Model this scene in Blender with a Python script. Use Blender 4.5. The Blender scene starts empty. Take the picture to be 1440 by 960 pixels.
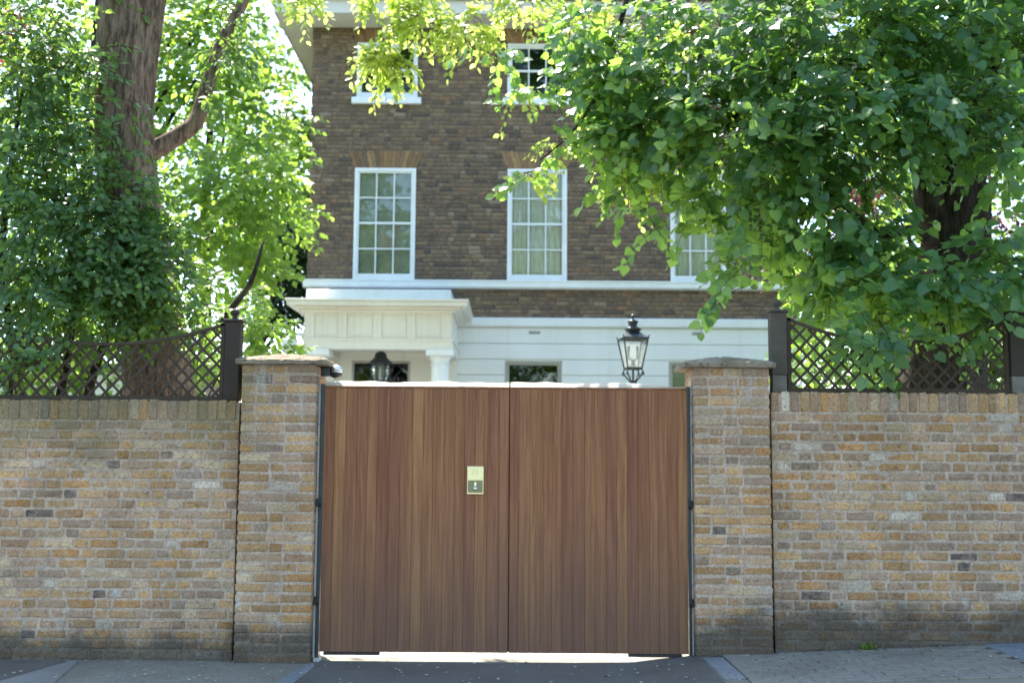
import bpy, math, random
import numpy as np
from mathutils import Matrix, Vector

random.seed(7)
rng = np.random.default_rng(11)
scene = bpy.context.scene
COL = scene.collection
rad = math.radians

# ------------------------------------------------------------------ camera
EYE = np.array([0.0, -8.74, 1.5])
TILT, ROLL, FOC = rad(6.07), rad(0.40), 1600.0
_f = np.array([0, math.cos(TILT), math.sin(TILT)])
_r0 = np.array([1.0, 0, 0]); _u0 = np.cross(_r0, _f)
_r = math.cos(ROLL) * _r0 + math.sin(ROLL) * _u0
_u = -math.sin(ROLL) * _r0 + math.cos(ROLL) * _u0
cam_d = bpy.data.cameras.new('camera'); cam = bpy.data.objects.new('camera', cam_d); COL.objects.link(cam)
cam.matrix_world = Matrix(((_r[0], _u[0], -_f[0], EYE[0]), (_r[1], _u[1], -_f[1], EYE[1]),
                           (_r[2], _u[2], -_f[2], EYE[2]), (0, 0, 0, 1)))
cam_d.sensor_width = 36; cam_d.lens = 36 * FOC / 1440
cam_d.clip_start = 0.05; cam_d.clip_end = 3000
cam_d.dof.use_dof = True; cam_d.dof.focus_distance = 6.4; cam_d.dof.aperture_fstop = 2.5
scene.camera = cam

# ------------------------------------------------------------------ light
SUN_EL, SUN_AZ = rad(58), rad(-24)          # behind the house, a little to the left
w = bpy.data.worlds.new('World'); scene.world = w; w.use_nodes = True
nt = w.node_tree; bg = nt.nodes['Background']
sky = nt.nodes.new('ShaderNodeTexSky'); sky.sky_type = 'NISHITA'; sky.sun_disc = False
sky.sun_elevation = SUN_EL; sky.sun_rotation = SUN_AZ; sky.dust_density = 0.6; sky.air_density = 1.0
nt.links.new(sky.outputs[0], bg.inputs[0]); bg.inputs[1].default_value = 0.15
sd = bpy.data.lights.new('sun', 'SUN'); sd.energy = 4.2; sd.angle = rad(0.5); sd.color = (1, .95, .86)
sun = bpy.data.objects.new('sun', sd); COL.objects.link(sun)
to_sun = Vector((math.sin(SUN_AZ) * math.cos(SUN_EL), math.cos(SUN_AZ) * math.cos(SUN_EL), math.sin(SUN_EL)))
sun.rotation_euler = (-to_sun).to_track_quat('-Z', 'Y').to_euler()
sun.location = (0, 0, 30)
vs = scene.view_settings
vs.view_transform = 'Standard'; vs.look = 'None'; vs.exposure = 2.2; vs.gamma = 1; vs.use_curve_mapping = False
scene.cycles.max_bounces = 8; scene.cycles.transparent_max_bounces = 12

# ------------------------------------------------------------------ helpers
def tag(o, label=None, cat=None, group=None, kind=None):
    for k, v in (('label', label), ('category', cat), ('group', group), ('kind', kind)):
        if v: o[k] = v
    return o

def empty(name, loc, label=None, cat=None, group=None):
    o = bpy.data.objects.new(name, None); COL.objects.link(o); o.location = loc
    o.empty_display_size = .2
    return tag(o, label, cat, group)

def wloc(o):
    v = Vector((0, 0, 0))
    while o is not None:
        v += Vector(o.location); o = o.parent
    return v

def place(o, parent):
    """o has world-space location; hang it under parent (no rotations on parents)."""
    if parent is not None:
        o.location = Vector(o.location) - wloc(parent); o.parent = parent
    return o

def link(name, me, mat, parent=None, loc=(0, 0, 0)):
    o = bpy.data.objects.new(name, me); COL.objects.link(o); o.location = loc
    if mat is not None and not me.materials: me.materials.append(mat)
    return place(o, parent)

class MB:
    def __init__(s): s.v = []; s.f = []; s.smooth = []
    def add(s, vs, fs, sm=False):
        n = len(s.v); s.v += [tuple(map(float, p)) for p in vs]
        s.f += [tuple(i + n for i in f) for f in fs]; s.smooth += [sm] * len(fs); return s
    def box(s, x0, x1, y0, y1, z0, z1):
        vs = [(x, y, z) for z in (z0, z1) for y in (y0, y1) for x in (x0, x1)]
        return s.add(vs, [(0, 2, 3, 1), (4, 5, 7, 6), (0, 1, 5, 4), (2, 6, 7, 3), (0, 4, 6, 2), (1, 3, 7, 5)])
    def cbox(s, x0, x1, y0, y1, z0, z1, b=.01, jit=0):
        """box with chamfered edges (44 triangles)"""
        c = np.array([(x0 + x1) / 2, (y0 + y1) / 2, (z0 + z1) / 2]); h = np.array([(x1 - x0) / 2, (y1 - y0) / 2, (z1 - z0) / 2])
        vs, fs = chamfer(h, b)
        vs = vs + c
        if jit: vs = vs + rng.uniform(-jit, jit, vs.shape)
        return s.add(vs, fs)
    def quad(s, a, b, c, d): return s.add([a, b, c, d], [(0, 1, 2, 3)])
    def prism(s, poly, axis, a0, a1):
        """extrude a 2-D polygon along axis 0/1/2"""
        n = len(poly); vs = []
        for a in (a0, a1):
            for p in poly:
                q = list(p); q.insert(axis, a); vs.append(q)
        fs = [tuple(range(n))[::-1], tuple(range(n, 2 * n))] + [(i, (i + 1) % n, n + (i + 1) % n, n + i) for i in range(n)]
        return s.add(vs, fs)
    def tube(s, path, radii, n=8, cap=True, sm=True, fn=None):
        P = np.array(path, float); m = len(P); vs = []
        T = np.gradient(P, axis=0); T /= np.linalg.norm(T, axis=1)[:, None] + 1e-9
        ref = np.array([0.0, 1, 0]) if abs(T[0][1]) < .9 else np.array([1.0, 0, 0])
        for i in range(m):
            a = np.cross(ref, T[i]); a /= np.linalg.norm(a) + 1e-9; b = np.cross(T[i], a)
            r = radii[i] if hasattr(radii, '__len__') else radii
            for k in range(n):
                th = 2 * math.pi * k / n; rr = r * (fn(th, i) if fn else 1)
                vs.append(P[i] + rr * (math.cos(th) * a + math.sin(th) * b))
        fs = [(i * n + k, i * n + (k + 1) % n, (i + 1) * n + (k + 1) % n, (i + 1) * n + k) for i in range(m - 1) for k in range(n)]
        if cap: fs += [tuple(range(n))[::-1], tuple(range((m - 1) * n, m * n))]
        return s.add(vs, fs, sm)
    def lathe(s, prof, c, n=16, sm=True, sq=False):
        """profile [(r,z)] about vertical axis through c"""
        vs = []; off = math.pi / n if sq else 0
        for r, z in prof:
            for k in range(n):
                th = 2 * math.pi * k / n + off; vs.append((c[0] + r * math.cos(th), c[1] + r * math.sin(th), c[2] + z))
        m = len(prof)
        fs = [(i * n + k, i * n + (k + 1) % n, (i + 1) * n + (k + 1) % n, (i + 1) * n + k) for i in range(m - 1) for k in range(n)]
        fs += [tuple(range(n))[::-1], tuple(range((m - 1) * n, m * n))]
        return s.add(vs, fs, sm)
    def mesh(s, name, origin=(0, 0, 0)):
        me = bpy.data.meshes.new(name)
        o = np.array(origin)
        me.from_pydata([tuple(np.array(p) - o) for p in s.v], [], s.f)
        me.polygons.foreach_set('use_smooth', s.smooth); me.update()
        return me
    def build(s, name, mat, parent=None):
        a = np.array(s.v); lo, hi = a.min(0), a.max(0); o = np.array([(lo[0] + hi[0]) / 2, (lo[1] + hi[1]) / 2, lo[2]])
        return link(name, s.mesh(name, o), mat, parent, tuple(o))

def chamfer(h, b):
    h = np.array(h, float); vs = []; idx = {}
    for sx in (-1, 1):
        for sy in (-1, 1):
            for sz in (-1, 1):
                sg = np.array([sx, sy, sz])
                for ax in range(3):
                    p = sg * (h - b); p[ax] = sg[ax] * h[ax]
                    idx[(sx, sy, sz, ax)] = len(vs); vs.append(p)
    fs = []
    vs = np.array(vs)
    def face(keys, out):
        ids = [idx[k] for k in keys]; q = vs[ids]
        nrm = np.cross(q[1] - q[0], q[2] - q[0])
        fs.append(tuple(ids) if np.dot(nrm, out) > 0 else tuple(ids[::-1]))
    for ax in range(3):
        o = [a for a in range(3) if a != ax]
        for sg in (-1, 1):
            ks = []
            for p, q in ((-1, -1), (1, -1), (1, 1), (-1, 1)):
                t = [0, 0, 0]; t[ax] = sg; t[o[0]] = p; t[o[1]] = q; ks.append((*t, ax))
            out = np.zeros(3); out[ax] = sg; face(ks, out)
        for p in (-1, 1):
            for q in (-1, 1):
                t = [0, 0, 0]; t[o[0]] = p; t[o[1]] = q
                a, c = list(t), list(t); a[ax] = -1; c[ax] = 1
                face([(*a, o[0]), (*c, o[0]), (*c, o[1]), (*a, o[1])], np.array(t, float))
    for sx in (-1, 1):
        for sy in (-1, 1):
            for sz in (-1, 1):
                face([(sx, sy, sz, 0), (sx, sy, sz, 1), (sx, sy, sz, 2)], np.array([sx, sy, sz], float))
    return vs, fs

def np_mesh(name, V, loops, start, total, smooth=False):
    me = bpy.data.meshes.new(name)
    me.vertices.add(len(V)); me.vertices.foreach_set('co', np.ascontiguousarray(V, dtype=np.float32).ravel())
    me.loops.add(len(loops)); me.loops.foreach_set('vertex_index', np.asarray(loops, dtype=np.int32))
    me.polygons.add(len(start)); me.polygons.foreach_set('loop_start', np.asarray(start, dtype=np.int32))
    me.polygons.foreach_set('loop_total', np.asarray(total, dtype=np.int32))
    if smooth: me.polygons.foreach_set('use_smooth', np.ones(len(start), dtype=bool))
    me.update(calc_edges=True); me.validate()
    return me

def at(px, py, Y):
    """point on the vertical plane y = Y that the photo shows at (px, py)"""
    d = _f * FOC + _r * (px - 720) + _u * (480 - py)
    return EYE + d * ((Y - EYE[1]) / d[1])

def proj(P):
    v = np.asarray(P) - EYE; z = v @ _f
    return 720 + FOC * (v @ _r) / z, 480 - FOC * (v @ _u) / z, z

def nrm(a):
    return a / (np.linalg.norm(a, axis=-1, keepdims=True) + 1e-9)

# ------------------------------------------------------------------ materials
class NT:
    def __init__(s, name):
        s.m = bpy.data.materials.new(name); s.m.use_nodes = True; s.t = s.m.node_tree
        s.b = s.t.nodes['Principled BSDF']; s.out = s.t.nodes['Material Output']
    def n(s, typ, **kw):
        o = s.t.nodes.new('ShaderNode' + typ)
        for k, v in kw.items(): setattr(o, k, v)
        return o
    def lk(s, a, b): s.t.links.new(a, b)
    def val(s, sock, v):
        if hasattr(v, 'is_linked') or hasattr(v, 'links'): s.lk(v, sock)
        elif isinstance(v, (tuple, list)) and len(v) == 3 and sock.type == 'RGBA': sock.default_value = (*v, 1)
        else: sock.default_value = v
    def math(s, op, a, b=0.0, c=None, clamp=False):
        o = s.n('Math', operation=op, use_clamp=clamp); s.val(o.inputs[0], a); s.val(o.inputs[1], b)
        if c is not None: s.val(o.inputs[2], c)
        return o.outputs[0]
    def mix(s, fac, a, b, mode='MIX'):
        o = s.n('MixRGB', blend_type=mode); s.val(o.inputs[0], fac); s.val(o.inputs[1], a); s.val(o.inputs[2], b); return o.outputs[0]
    def ramp(s, fac, stops, interp='LINEAR'):
        o = s.n('ValToRGB'); cr = o.color_ramp; cr.interpolation = interp
        while len(cr.elements) < len(stops): cr.elements.new(.5)
        for e, (p, c) in zip(cr.elements, stops):
            e.position = p; e.color = (*c, 1) if len(c) == 3 else c
        s.lk(fac, o.inputs[0]); return o.outputs[0]
    def pos(s): return s.n('NewGeometry').outputs['Position']
    def scaled(s, vec, sc):
        o = s.n('Mapping'); s.lk(vec, o.inputs[0]); o.inputs['Scale'].default_value = sc; return o.outputs[0]
    def noise(s, vec, scale, detail=4, rough=.55):
        o = s.n('TexNoise'); s.lk(vec, o.inputs[0]); o.inputs['Scale'].default_value = scale
        o.inputs['Detail'].default_value = detail; o.inputs['Roughness'].default_value = rough; return o.outputs[0]
    def smooth(s, v, lo, hi, a=0.0, b=1.0):
        o = s.n('MapRange', interpolation_type='SMOOTHSTEP'); s.val(o.inputs[0], v)
        for i, x in enumerate((lo, hi, a, b)): o.inputs[i + 1].default_value = x
        return o.outputs[0]
    def rnd(s):
        a = s.n('ObjectInfo').outputs['Random']; b = s.n('NewGeometry').outputs['Random Per Island']
        return s.math('FRACT', s.math('ADD', a, b))
    def bump(s, h, strength=.3, dist=.01):
        o = s.n('Bump'); s.lk(h, o.inputs['Height']); o.inputs['Strength'].default_value = strength
        o.inputs['Distance'].default_value = dist; s.lk(o.outputs[0], s.b.inputs['Normal']); return o
    def fin(s, col=None, rough=.8, spec=.3, metal=0.0):
        if col is not None: s.val(s.b.inputs['Base Color'], col)
        s.val(s.b.inputs['Roughness'], rough); s.b.inputs['Specular IOR Level'].default_value = spec; s.b.inputs['Metallic'].default_value = metal
        return s.m

def plain(name, col, rough=.6, spec=.4, metal=0.0, var=.25, scale=6.0, bump=.1):
    t = NT(name); p = t.pos()
    n = t.noise(p, scale, 6); n2 = t.noise(p, scale * 9, 3)
    k = t.math('ADD', t.smooth(n, .3, .7, 1 - var, 1.05), t.smooth(n2, .3, .7, -var * .4, var * .4))
    c = t.mix(1.0, col, (0, 0, 0), 'MIX'); t.t.nodes.remove(t.t.nodes[-1])
    v = t.n('VectorMath', operation='SCALE'); v.inputs[0].default_value = col; t.lk(k, v.inputs['Scale'])
    if bump: t.bump(n2, bump, .004)
    return t.fin(v.outputs[0], t.smooth(n, .3, .7, rough * .85, min(1, rough * 1.15)), spec, metal)

def dirt_chain(t, col, p, base_dark=.8, garden=True):
    """soot and splash dirt at the foot of the street wall, algae and lime bloom in patches"""
    sep = t.n('SeparateXYZ'); t.lk(p, sep.inputs[0]); X, Z = sep.outputs[0], sep.outputs[2]
    big = t.noise(p, 1.6, 5); mid = t.noise(p, 7, 5); fine = t.noise(p, 60, 3)
    col = t.mix(t.math('MULTIPLY', t.smooth(mid, .42, .68), .36), col, (.40, .295, .225))        # grime bloom
    col = t.mix(t.smooth(t.noise(t.scaled(p, (20, 20, 30)), 1.0, 5, .7), .48, .68, 0, .45), col, (.44, .335, .265))
    # algae near the coping
    zz = t.math('ADD', Z, t.math('MULTIPLY', t.math('SUBTRACT', big, .5), 1.6))
    alg = t.math('MULTIPLY', t.smooth(zz, 1.35, 2.1), t.smooth(X, -1.6, -2.3))
    col = t.mix(t.math('MULTIPLY', alg, .62), col, (.17, .155, .085))
    # lime bloom
    eff = t.math('MULTIPLY', t.smooth(t.noise(p, 4.2, 6, .7), .56, .68), t.math('MULTIPLY', t.smooth(Z, .12, .3), t.smooth(Z, 1.0, .45)))
    col = t.mix(t.math('MULTIPLY', eff, .65), col, (.50, .50, .48))
    run = t.math('MULTIPLY', t.smooth(t.noise(t.scaled(p, (9, 9, 1.6)), 1.0, 5, .65), .52, .66), t.smooth(Z, 1.0, 2.0))
    ab = t.n('Math', operation='ABSOLUTE'); t.lk(X, ab.inputs[0]); run = t.math('MULTIPLY', run, t.smooth(ab.outputs[0], 2.03, 1.98))
    col = t.mix(t.math('MULTIPLY', run, .6), col, (.48, .45, .42))
    # foot
    g = t.math('ADD', t.math('MULTIPLY', t.math('SUBTRACT', t.noise(p, 3.2, 6, .7), .5), .55), Z)
    right = t.smooth(X, .5, 2.2, 0.0, .20)
    foot = t.smooth(t.math('SUBTRACT', g, right), .34, .08)
    col = t.mix(t.math('MULTIPLY', foot, base_dark), col, (.055, .053, .05))
    sp = t.math('MULTIPLY', t.smooth(fine, .3, .7, .76, 1.18), t.smooth(t.noise(p, 2.6, 6, .65), .3, .7, .80, 1.06))
    v = t.n('VectorMath', operation='SCALE'); t.lk(col, v.inputs[0]); t.lk(sp, v.inputs['Scale'])
    return v.outputs[0], fine, mid

def brick_material(name, stops, dirt=True, spread=.5):
    t = NT(name); p = t.pos(); r = t.rnd()
    n = len(stops); st = []; acc = 0.0
    for wgt, c in stops: st.append((acc, c)); acc += wgt
    st = [(a / acc, c) for a, c in st]
    col = t.ramp(r, st, 'CONSTANT')
    r2 = t.math('FRACT', t.math('MULTIPLY', r, 37.7))
    v = t.n('VectorMath', operation='SCALE'); t.lk(col, v.inputs[0]); t.lk(t.math('ADD', t.math('MULTIPLY', r2, spread), .99 - spread / 2), v.inputs['Scale'])
    col = v.outputs[0]
    blot = t.noise(p, 26, 4, .65)
    col = t.mix(t.smooth(blot, .54, .70, 0, .75), col, (.13, .10, .075))
    col = t.mix(t.smooth(blot, .44, .25, 0, .55), col, (.44, .38, .30))
    if dirt: col, fine, mid = dirt_chain(t, col, p)
    else: fine = t.noise(p, 60, 3)
    t.bump(t.noise(p, 110, 4, .7), .55, .006)
    return t.fin(col, .92, .15)

STOCK = [(4, (.44, .255, .115)), (4, (.47, .29, .145)), (3, (.42, .275, .175)), (2.4, (.36, .245, .175)), (1.6, (.50, .365, .24)),
         (1.0, (.42, .25, .15)), (1.3, (.45, .235, .095)), (.6, (.27, .20, .145)), (.3, (.14, .11, .10)), (.5, (.53, .45, .37)), (.2, (.34, .25, .215))]
M = {}
M['stock_brick'] = brick_material('yellow_stock_brick', STOCK)
t = NT('lime_mortar'); p = t.pos(); c, fine, mid = dirt_chain(t, t.mix(t.noise(p, 9), (.42, .33, .265), (.53, .425, .355)), p)
t.bump(t.noise(p, 160, 3), .5, .004); M['mortar'] = t.fin(c, .95, .1)
M['house_brick'] = brick_material('sooty_hazed_house_brick', [(3, (.190, .132, .094)), (3, (.215, .150, .102)), (2, (.160, .115, .088)), (2, (.235, .165, .105)),
                                  (.9, (.125, .097, .080)), (1, (.255, .185, .115)), (.4, (.26, .155, .095)), (.4, (.30, .23, .165))], dirt=False, spread=.22)  # albedo lifted so the facade carries a lens-flare veil
M['arch_brick'] = brick_material('rubbed_arch_brick', [(3, (.29, .175, .09)), (2, (.25, .15, .085)), (2, (.31, .20, .10)), (1, (.20, .135, .09))], dirt=False)
M['house_mortar'] = plain('sooty_mortar', (.25, .20, .16), .95, .1, scale=3)
# timber
t = NT('hardwood'); p = t.pos(); r = t.rnd(); sh = t.n('CombineXYZ'); t.lk(t.math('MULTIPLY', r, 40), sh.inputs[0]); t.lk(t.math('MULTIPLY', r, 91), sh.inputs[2])
av = t.n('VectorMath', operation='ADD'); t.lk(p, av.inputs[0]); t.lk(sh.outputs[0], av.inputs[1]); q = av.outputs[0]
warp = t.noise(t.scaled(q, (3, 3, .8)), 2.5, 3)
wv = t.n('VectorMath', operation='SCALE'); wv.inputs[0].default_value = (.05, 0, .0); t.lk(warp, wv.inputs['Scale'])
av2 = t.n('VectorMath', operation='ADD'); t.lk(q, av2.inputs[0]); t.lk(wv.outputs[0], av2.inputs[1]); q = av2.outputs[0]
g1 = t.noise(t.scaled(q, (34, 34, .9)), 1.6, 6, .62); g2 = t.noise(t.scaled(q, (260, 260, 4)), 1.5, 3)
base = t.ramp(r, [(0, (.285, .110, .052)), (.22, (.320, .134, .060)), (.45, (.355, .160, .070)), (.62, (.265, .100, .052)), (.78, (.310, .130, .062)), (.92, (.385, .185, .078))], 'LINEAR')
c = t.mix(t.smooth(g1, .36, .66), t.mix(1, base, (.62, .53, .50), 'MULTIPLY'), base)
c = t.mix(t.smooth(g2, .4, .75, 0, .38), c, (.09, .05, .035))
sepz = t.n('SeparateXYZ'); t.lk(t.pos(), sepz.inputs[0])
low_dark = t.math('ADD', sepz.outputs[2], t.math('MULTIPLY', t.noise(t.scaled(t.pos(), (9, 1, .6)), 1.5, 4), .9))
c = t.mix(t.smooth(low_dark, 1.9, .4, 0, .62), c, (.095, .062, .05))  # boards get darker towards the bottom
t.bump(g2, .25, .003); M['wood'] = t.fin(c, .5, .35)
M['wood_dark'] = plain('dark_stained_wood', (.050, .039, .032), .75, .25, scale=8)
M['trellis'] = plain('weathered_trellis_wood', (.075, .056, .043), .8, .2, scale=12)
M['post_grey'] = plain('weathered_grey_post', (.10, .085, .07), .85, .2, scale=12)
M['spur'] = plain('concrete_spur', (.18, .165, .15), .9, .2, scale=14)
M['steel_dark'] = plain('black_painted_steel', (.018, .024, .032), .38, .5, scale=6, bump=.02)
M['galv'] = plain('gap_glow_and_plate_grey', (.42, .44, .45), .45, .5, scale=10, bump=.03)
M['iron'] = plain('black_cast_iron', (.022, .032, .036), .42, .5, scale=14, bump=.05)
def stucco(name, c0, c1, c2):
    t = NT(name); p = t.pos(); a = t.noise(p, 1.3, 5); st = t.noise(t.scaled(p, (9, 9, .7)), 1.0, 6, .7); f = t.noise(p, 45, 4)
    c = t.mix(t.smooth(a, .35, .65), c0, c1); c = t.mix(t.smooth(st, .52, .74, 0, .45), c, c2); c = t.mix(t.smooth(f, .62, .72, 0, .18), c, c2)
    t.bump(f, .25, .004); return t.fin(c, .8, .25)
M['stucco'] = stucco('white_stucco', (.80, .80, .78), (.76, .76, .73), (.60, .60, .55)); M['bounce_warm'] = stucco('bounce_warmed_stucco', (.80, .77, .69), (.76, .72, .64), (.60, .55, .46))  # portico stucco is tinted warm for light bounced off the drive
M['joinery'] = plain('white_gloss_joinery', (.82, .83, .83), .35, .5, var=.05, scale=3, bump=.02)
M['soffit'] = plain('cream_soffit_paint', (.70, .66, .59), .7, .3, var=.08, scale=1.5)
M['taupe'] = plain('taupe_frame_paint', (.40, .38, .34), .5, .4, var=.1, scale=4, bump=.02)
M['slate'] = plain('roof_slate', (.075, .08, .09), .6, .4, var=.4, scale=5)
M['lead'] = plain('lead_flashing', (.12, .13, .14), .55, .4, scale=5)
M['vent'] = plain('grey_vent', (.30, .31, .31), .7, .3)
M['white_plastic'] = plain('white_plastic', (.78, .79, .80), .35, .5, var=.05, scale=4, bump=.02)
M['curtain'] = plain('white_curtain', (.80, .80, .74), .9, .1, var=.06, scale=2)
M['blind'] = plain('grey_green_blind', (.44, .46, .40), .9, .1, var=.22, scale=2.2)
M['room'] = plain('dim_room', (.06, .06, .055), .9, .1)
M['bulb'] = plain('pale_bulb', (.75, .72, .66), .4, .4, var=.03)
M['door'] = plain('dark_door_paint', (.03, .035, .035), .3, .5)
# capstone with moss and lichen
t = NT('mossy_capstone'); p = t.pos(); a = t.noise(p, 5, 6, .7); b = t.noise(p, 30, 5, .7)
c = t.mix(t.smooth(a, .4, .65), (.27, .22, .16), (.165, .13, .09)); c = t.mix(t.smooth(b, .55, .66, 0, .85), c, (.05, .043, .032))
c = t.mix(t.smooth(t.noise(p, 18, 5), .62, .7, 0, .6), c, (.34, .31, .25)); t.bump(b, .8, .012); M['cap'] = t.fin(c, .95, .1)
# brass
t = NT('polished_brass'); n = t.noise(t.pos(), 40, 3); M['brass'] = t.fin((.86, .75, .45), t.smooth(n, .3, .7, .36, .44), .5, 1.0)
t = NT('black_gloss'); M['gloss'] = t.fin((.03, .035, .035), .12, .5)
t = NT('dark_reflection_metal'); M['street_dark'] = t.fin((.16, .17, .12), .28, .5, .9)  # colour of the dark street reflection on the plate's lower half
t = NT('steel_button'); M['chrome'] = t.fin((.75, .76, .75), .22, .5, 1.0)
# translucent strip
t = NT('translucent_strip'); d = t.n('BsdfTranslucent'); d.inputs[0].default_value = (.85, .85, .82, 1); m2 = t.n('MixShader')
m2.inputs[0].default_value = .88; t.lk(t.b.outputs[0], m2.inputs[1]); t.lk(d.outputs[0], m2.inputs[2]); t.lk(m2.outputs[0], t.out.inputs[0])
M['strip'] = t.fin(t.mix(t.smooth(t.noise(t.pos(), 12, 4), .4, .6), (.72, .72, .7), (.85, .85, .83)), .5, .4)
# glass
def glass(name, tint, alpha):
    t = NT(name); tr = t.n('BsdfTransparent'); tr.inputs[0].default_value = (*tint, 1); gl = t.n('BsdfGlossy'); gl.inputs['Roughness'].default_value = .03
    gl.inputs[0].default_value = (.9, .95, .95, 1)
    fr = t.n('Fresnel'); fr.inputs[0].default_value = 1.5; wob = t.noise(t.pos(), 2.3, 2)
    bp = t.n('Bump'); t.lk(wob, bp.inputs['Height']); bp.inputs['Strength'].default_value = .12; bp.inputs['Distance'].default_value = .05; t.lk(bp.outputs[0], gl.inputs['Normal'])
    ms = t.n('MixShader'); t.lk(t.math('ADD', t.math('MULTIPLY', fr.outputs[0], 1.0), alpha), ms.inputs[0]); t.lk(tr.outputs[0], ms.inputs[1]); t.lk(gl.outputs[0], ms.inputs[2])
    t.lk(ms.outputs[0], t.out.inputs[0]); return t.m
M['glass'] = glass('window_glass', (.95, .97, .95), .0)
M['glass_dark'] = glass('tinted_window_glass', (.30, .34, .30), .04)
M['lamp_glass'] = glass('lamp_glass', (.93, .95, .93), .0)
_t = M['lamp_glass'].node_tree; _o = _t.nodes['Material Output']; _prev = _o.inputs[0].links[0].from_socket
_d = _t.nodes.new('ShaderNodeBsdfTranslucent'); _d.inputs[0].default_value = (.85, .88, .86, 1); _m = _t.nodes.new('ShaderNodeMixShader'); _m.inputs[0].default_value = .24
_t.links.new(_prev, _m.inputs[1]); _t.links.new(_d.outputs[0], _m.inputs[2]); _t.links.new(_m.outputs[0], _o.inputs[0])
# ground
def ground_mat(name, c0, c1, sc=70, rough=.9):
    t = NT(name); p = t.pos(); a = t.noise(p, 1.7, 6, .65); b = t.noise(p, sc, 4, .7); v = t.n('TexVoronoi'); t.lk(p, v.inputs[0]); v.inputs['Scale'].default_value = sc * 1.3
    c = t.mix(t.smooth(a, .3, .7), c0, c1)
    s = t.n('VectorMath', operation='SCALE'); t.lk(c, s.inputs[0]); t.lk(t.math('ADD', t.smooth(b, .3, .7, .72, 1.2), t.smooth(v.outputs['Distance'], .0, .5, .12, -.08)), s.inputs['Scale'])
    t.bump(b, .6, .006); return t.fin(s.outputs[0], rough, .25)
M['asphalt'] = ground_mat('old_footway_asphalt', (.20, .18, .142), (.26, .238, .195))
M['asphalt_new'] = ground_mat('driveway_asphalt', (.115, .104, .09), (.15, .138, .122), 90)
M['road'] = ground_mat('road_asphalt', (.05, .05, .052), (.07, .07, .07))
M['slab'] = ground_mat('paving_slab_stone', (.17, .19, .21), (.22, .24, .26), 110)
M['slab_left'] = ground_mat('worn_left_slab', (.215, .202, .18), (.265, .252, .228), 110)
M['slab_pale'] = ground_mat('pale_edging_stone', (.17, .185, .19), (.24, .25, .26), 60)
M['sett'] = ground_mat('granite_sett', (.195, .178, .148), (.265, .245, .208), 90)
M['joint_sand'] = ground_mat('joint_sand', (.06, .06, .055), (.085, .085, .075), 90)
M['gravel'] = ground_mat('pale_drive_gravel', (.55, .52, .47), (.66, .63, .57), 60)
M['soil'] = ground_mat('garden_ground', (.05, .06, .025), (.08, .10, .035), 30)
M['petal'] = plain('fallen_petals', (.48, .47, .36), .8, .2)
# bark
def bark(name, c0, c1, xs=26):
    t = NT(name); p = t.pos(); q = t.scaled(p, (xs, xs, xs * .2)); a = t.noise(q, 1.0, 7, .75); b = t.noise(p, 5, 4)
    c = t.mix(t.smooth(a, .38, .62), c0, c1); c = t.mix(t.smooth(b, .5, .75, 0, .4), c, (.13, .13, .09))
    t.bump(a, 1.0, .03); return t.fin(c, .95, .1)
M['bark'] = bark('fibrous_pink_bark', (.10, .066, .05), (.34, .235, .185))
M['bark_dark'] = bark('dark_lime_bark', (.022, .018, .015), (.062, .052, .042))
M['twig'] = plain('twig_bark', (.07, .055, .04), .9, .1)
def leaf_mat(name, stops, trans, tf=.42, gloss=.42, spec=.42):
    t = NT(name); r = t.rnd(); col = t.ramp(r, stops); n = t.noise(t.pos(), .9, 3)
    v = t.n('VectorMath', operation='SCALE'); t.lk(col, v.inputs[0]); t.lk(t.smooth(n, .3, .7, .8, 1.2), v.inputs['Scale'])
    tr = t.n('BsdfTranslucent'); v2 = t.n('VectorMath', operation='SCALE'); v2.inputs[0].default_value = trans
    t.lk(t.math('ADD', t.math('MULTIPLY', t.math('FRACT', t.math('MULTIPLY', r, 13.3)), .6), .7), v2.inputs['Scale']); t.lk(v2.outputs[0], tr.inputs[0])
    ms = t.n('MixShader'); ms.inputs[0].default_value = tf; t.lk(t.b.outputs[0], ms.inputs[1]); t.lk(tr.outputs[0], ms.inputs[2]); t.lk(ms.outputs[0], t.out.inputs[0])
    return t.fin(v.outputs[0], gloss, spec)
M['lime_leaf'] = leaf_mat('lime_leaf', [(0, (.036, .108, .052)), (.5, (.052, .138, .060)), (1, (.085, .175, .06))], (.36, .60, .085), .5, .34, .6)
M['pale_lit_leaf'] = leaf_mat('pale_lit_lime_leaf', [(0, (.10, .16, .04)), (.6, (.13, .19, .05)), (1, (.22, .26, .09))], (.66, .80, .15), .64)  # pale bract colour, brightened further for the sunlit sprays
M['lilac_leaf'] = leaf_mat('lilac_leaf', [(0, (.045, .105, .042)), (.5, (.060, .135, .050)), (1, (.08, .16, .055))], (.32, .52, .07), .46, .36, .55)
M['bg_leaf'] = leaf_mat('garden_tree_leaf', [(0, (.045, .10, .025)), (.5, (.065, .13, .03)), (1, (.11, .18, .04))], (.42, .62, .08), .56)
M['conifer_leaf'] = leaf_mat('conifer_leaf', [(0, (.018, .04, .018)), (1, (.035, .07, .03))], (.06, .13, .03), .3)
M['plum_leaf'] = leaf_mat('purple_plum_leaf', [(0, (.035, .012, .015)), (.6, (.06, .02, .022)), (1, (.10, .03, .028))], (.22, .05, .05), .4)

# ------------------------------------------------------------------ ground
def zg(x):
    return float(np.interp(x, [-40, .5, .95, 1.42, 4, 8, 40], [0, 0, .006, .062, .17, .30, .9]))

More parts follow.
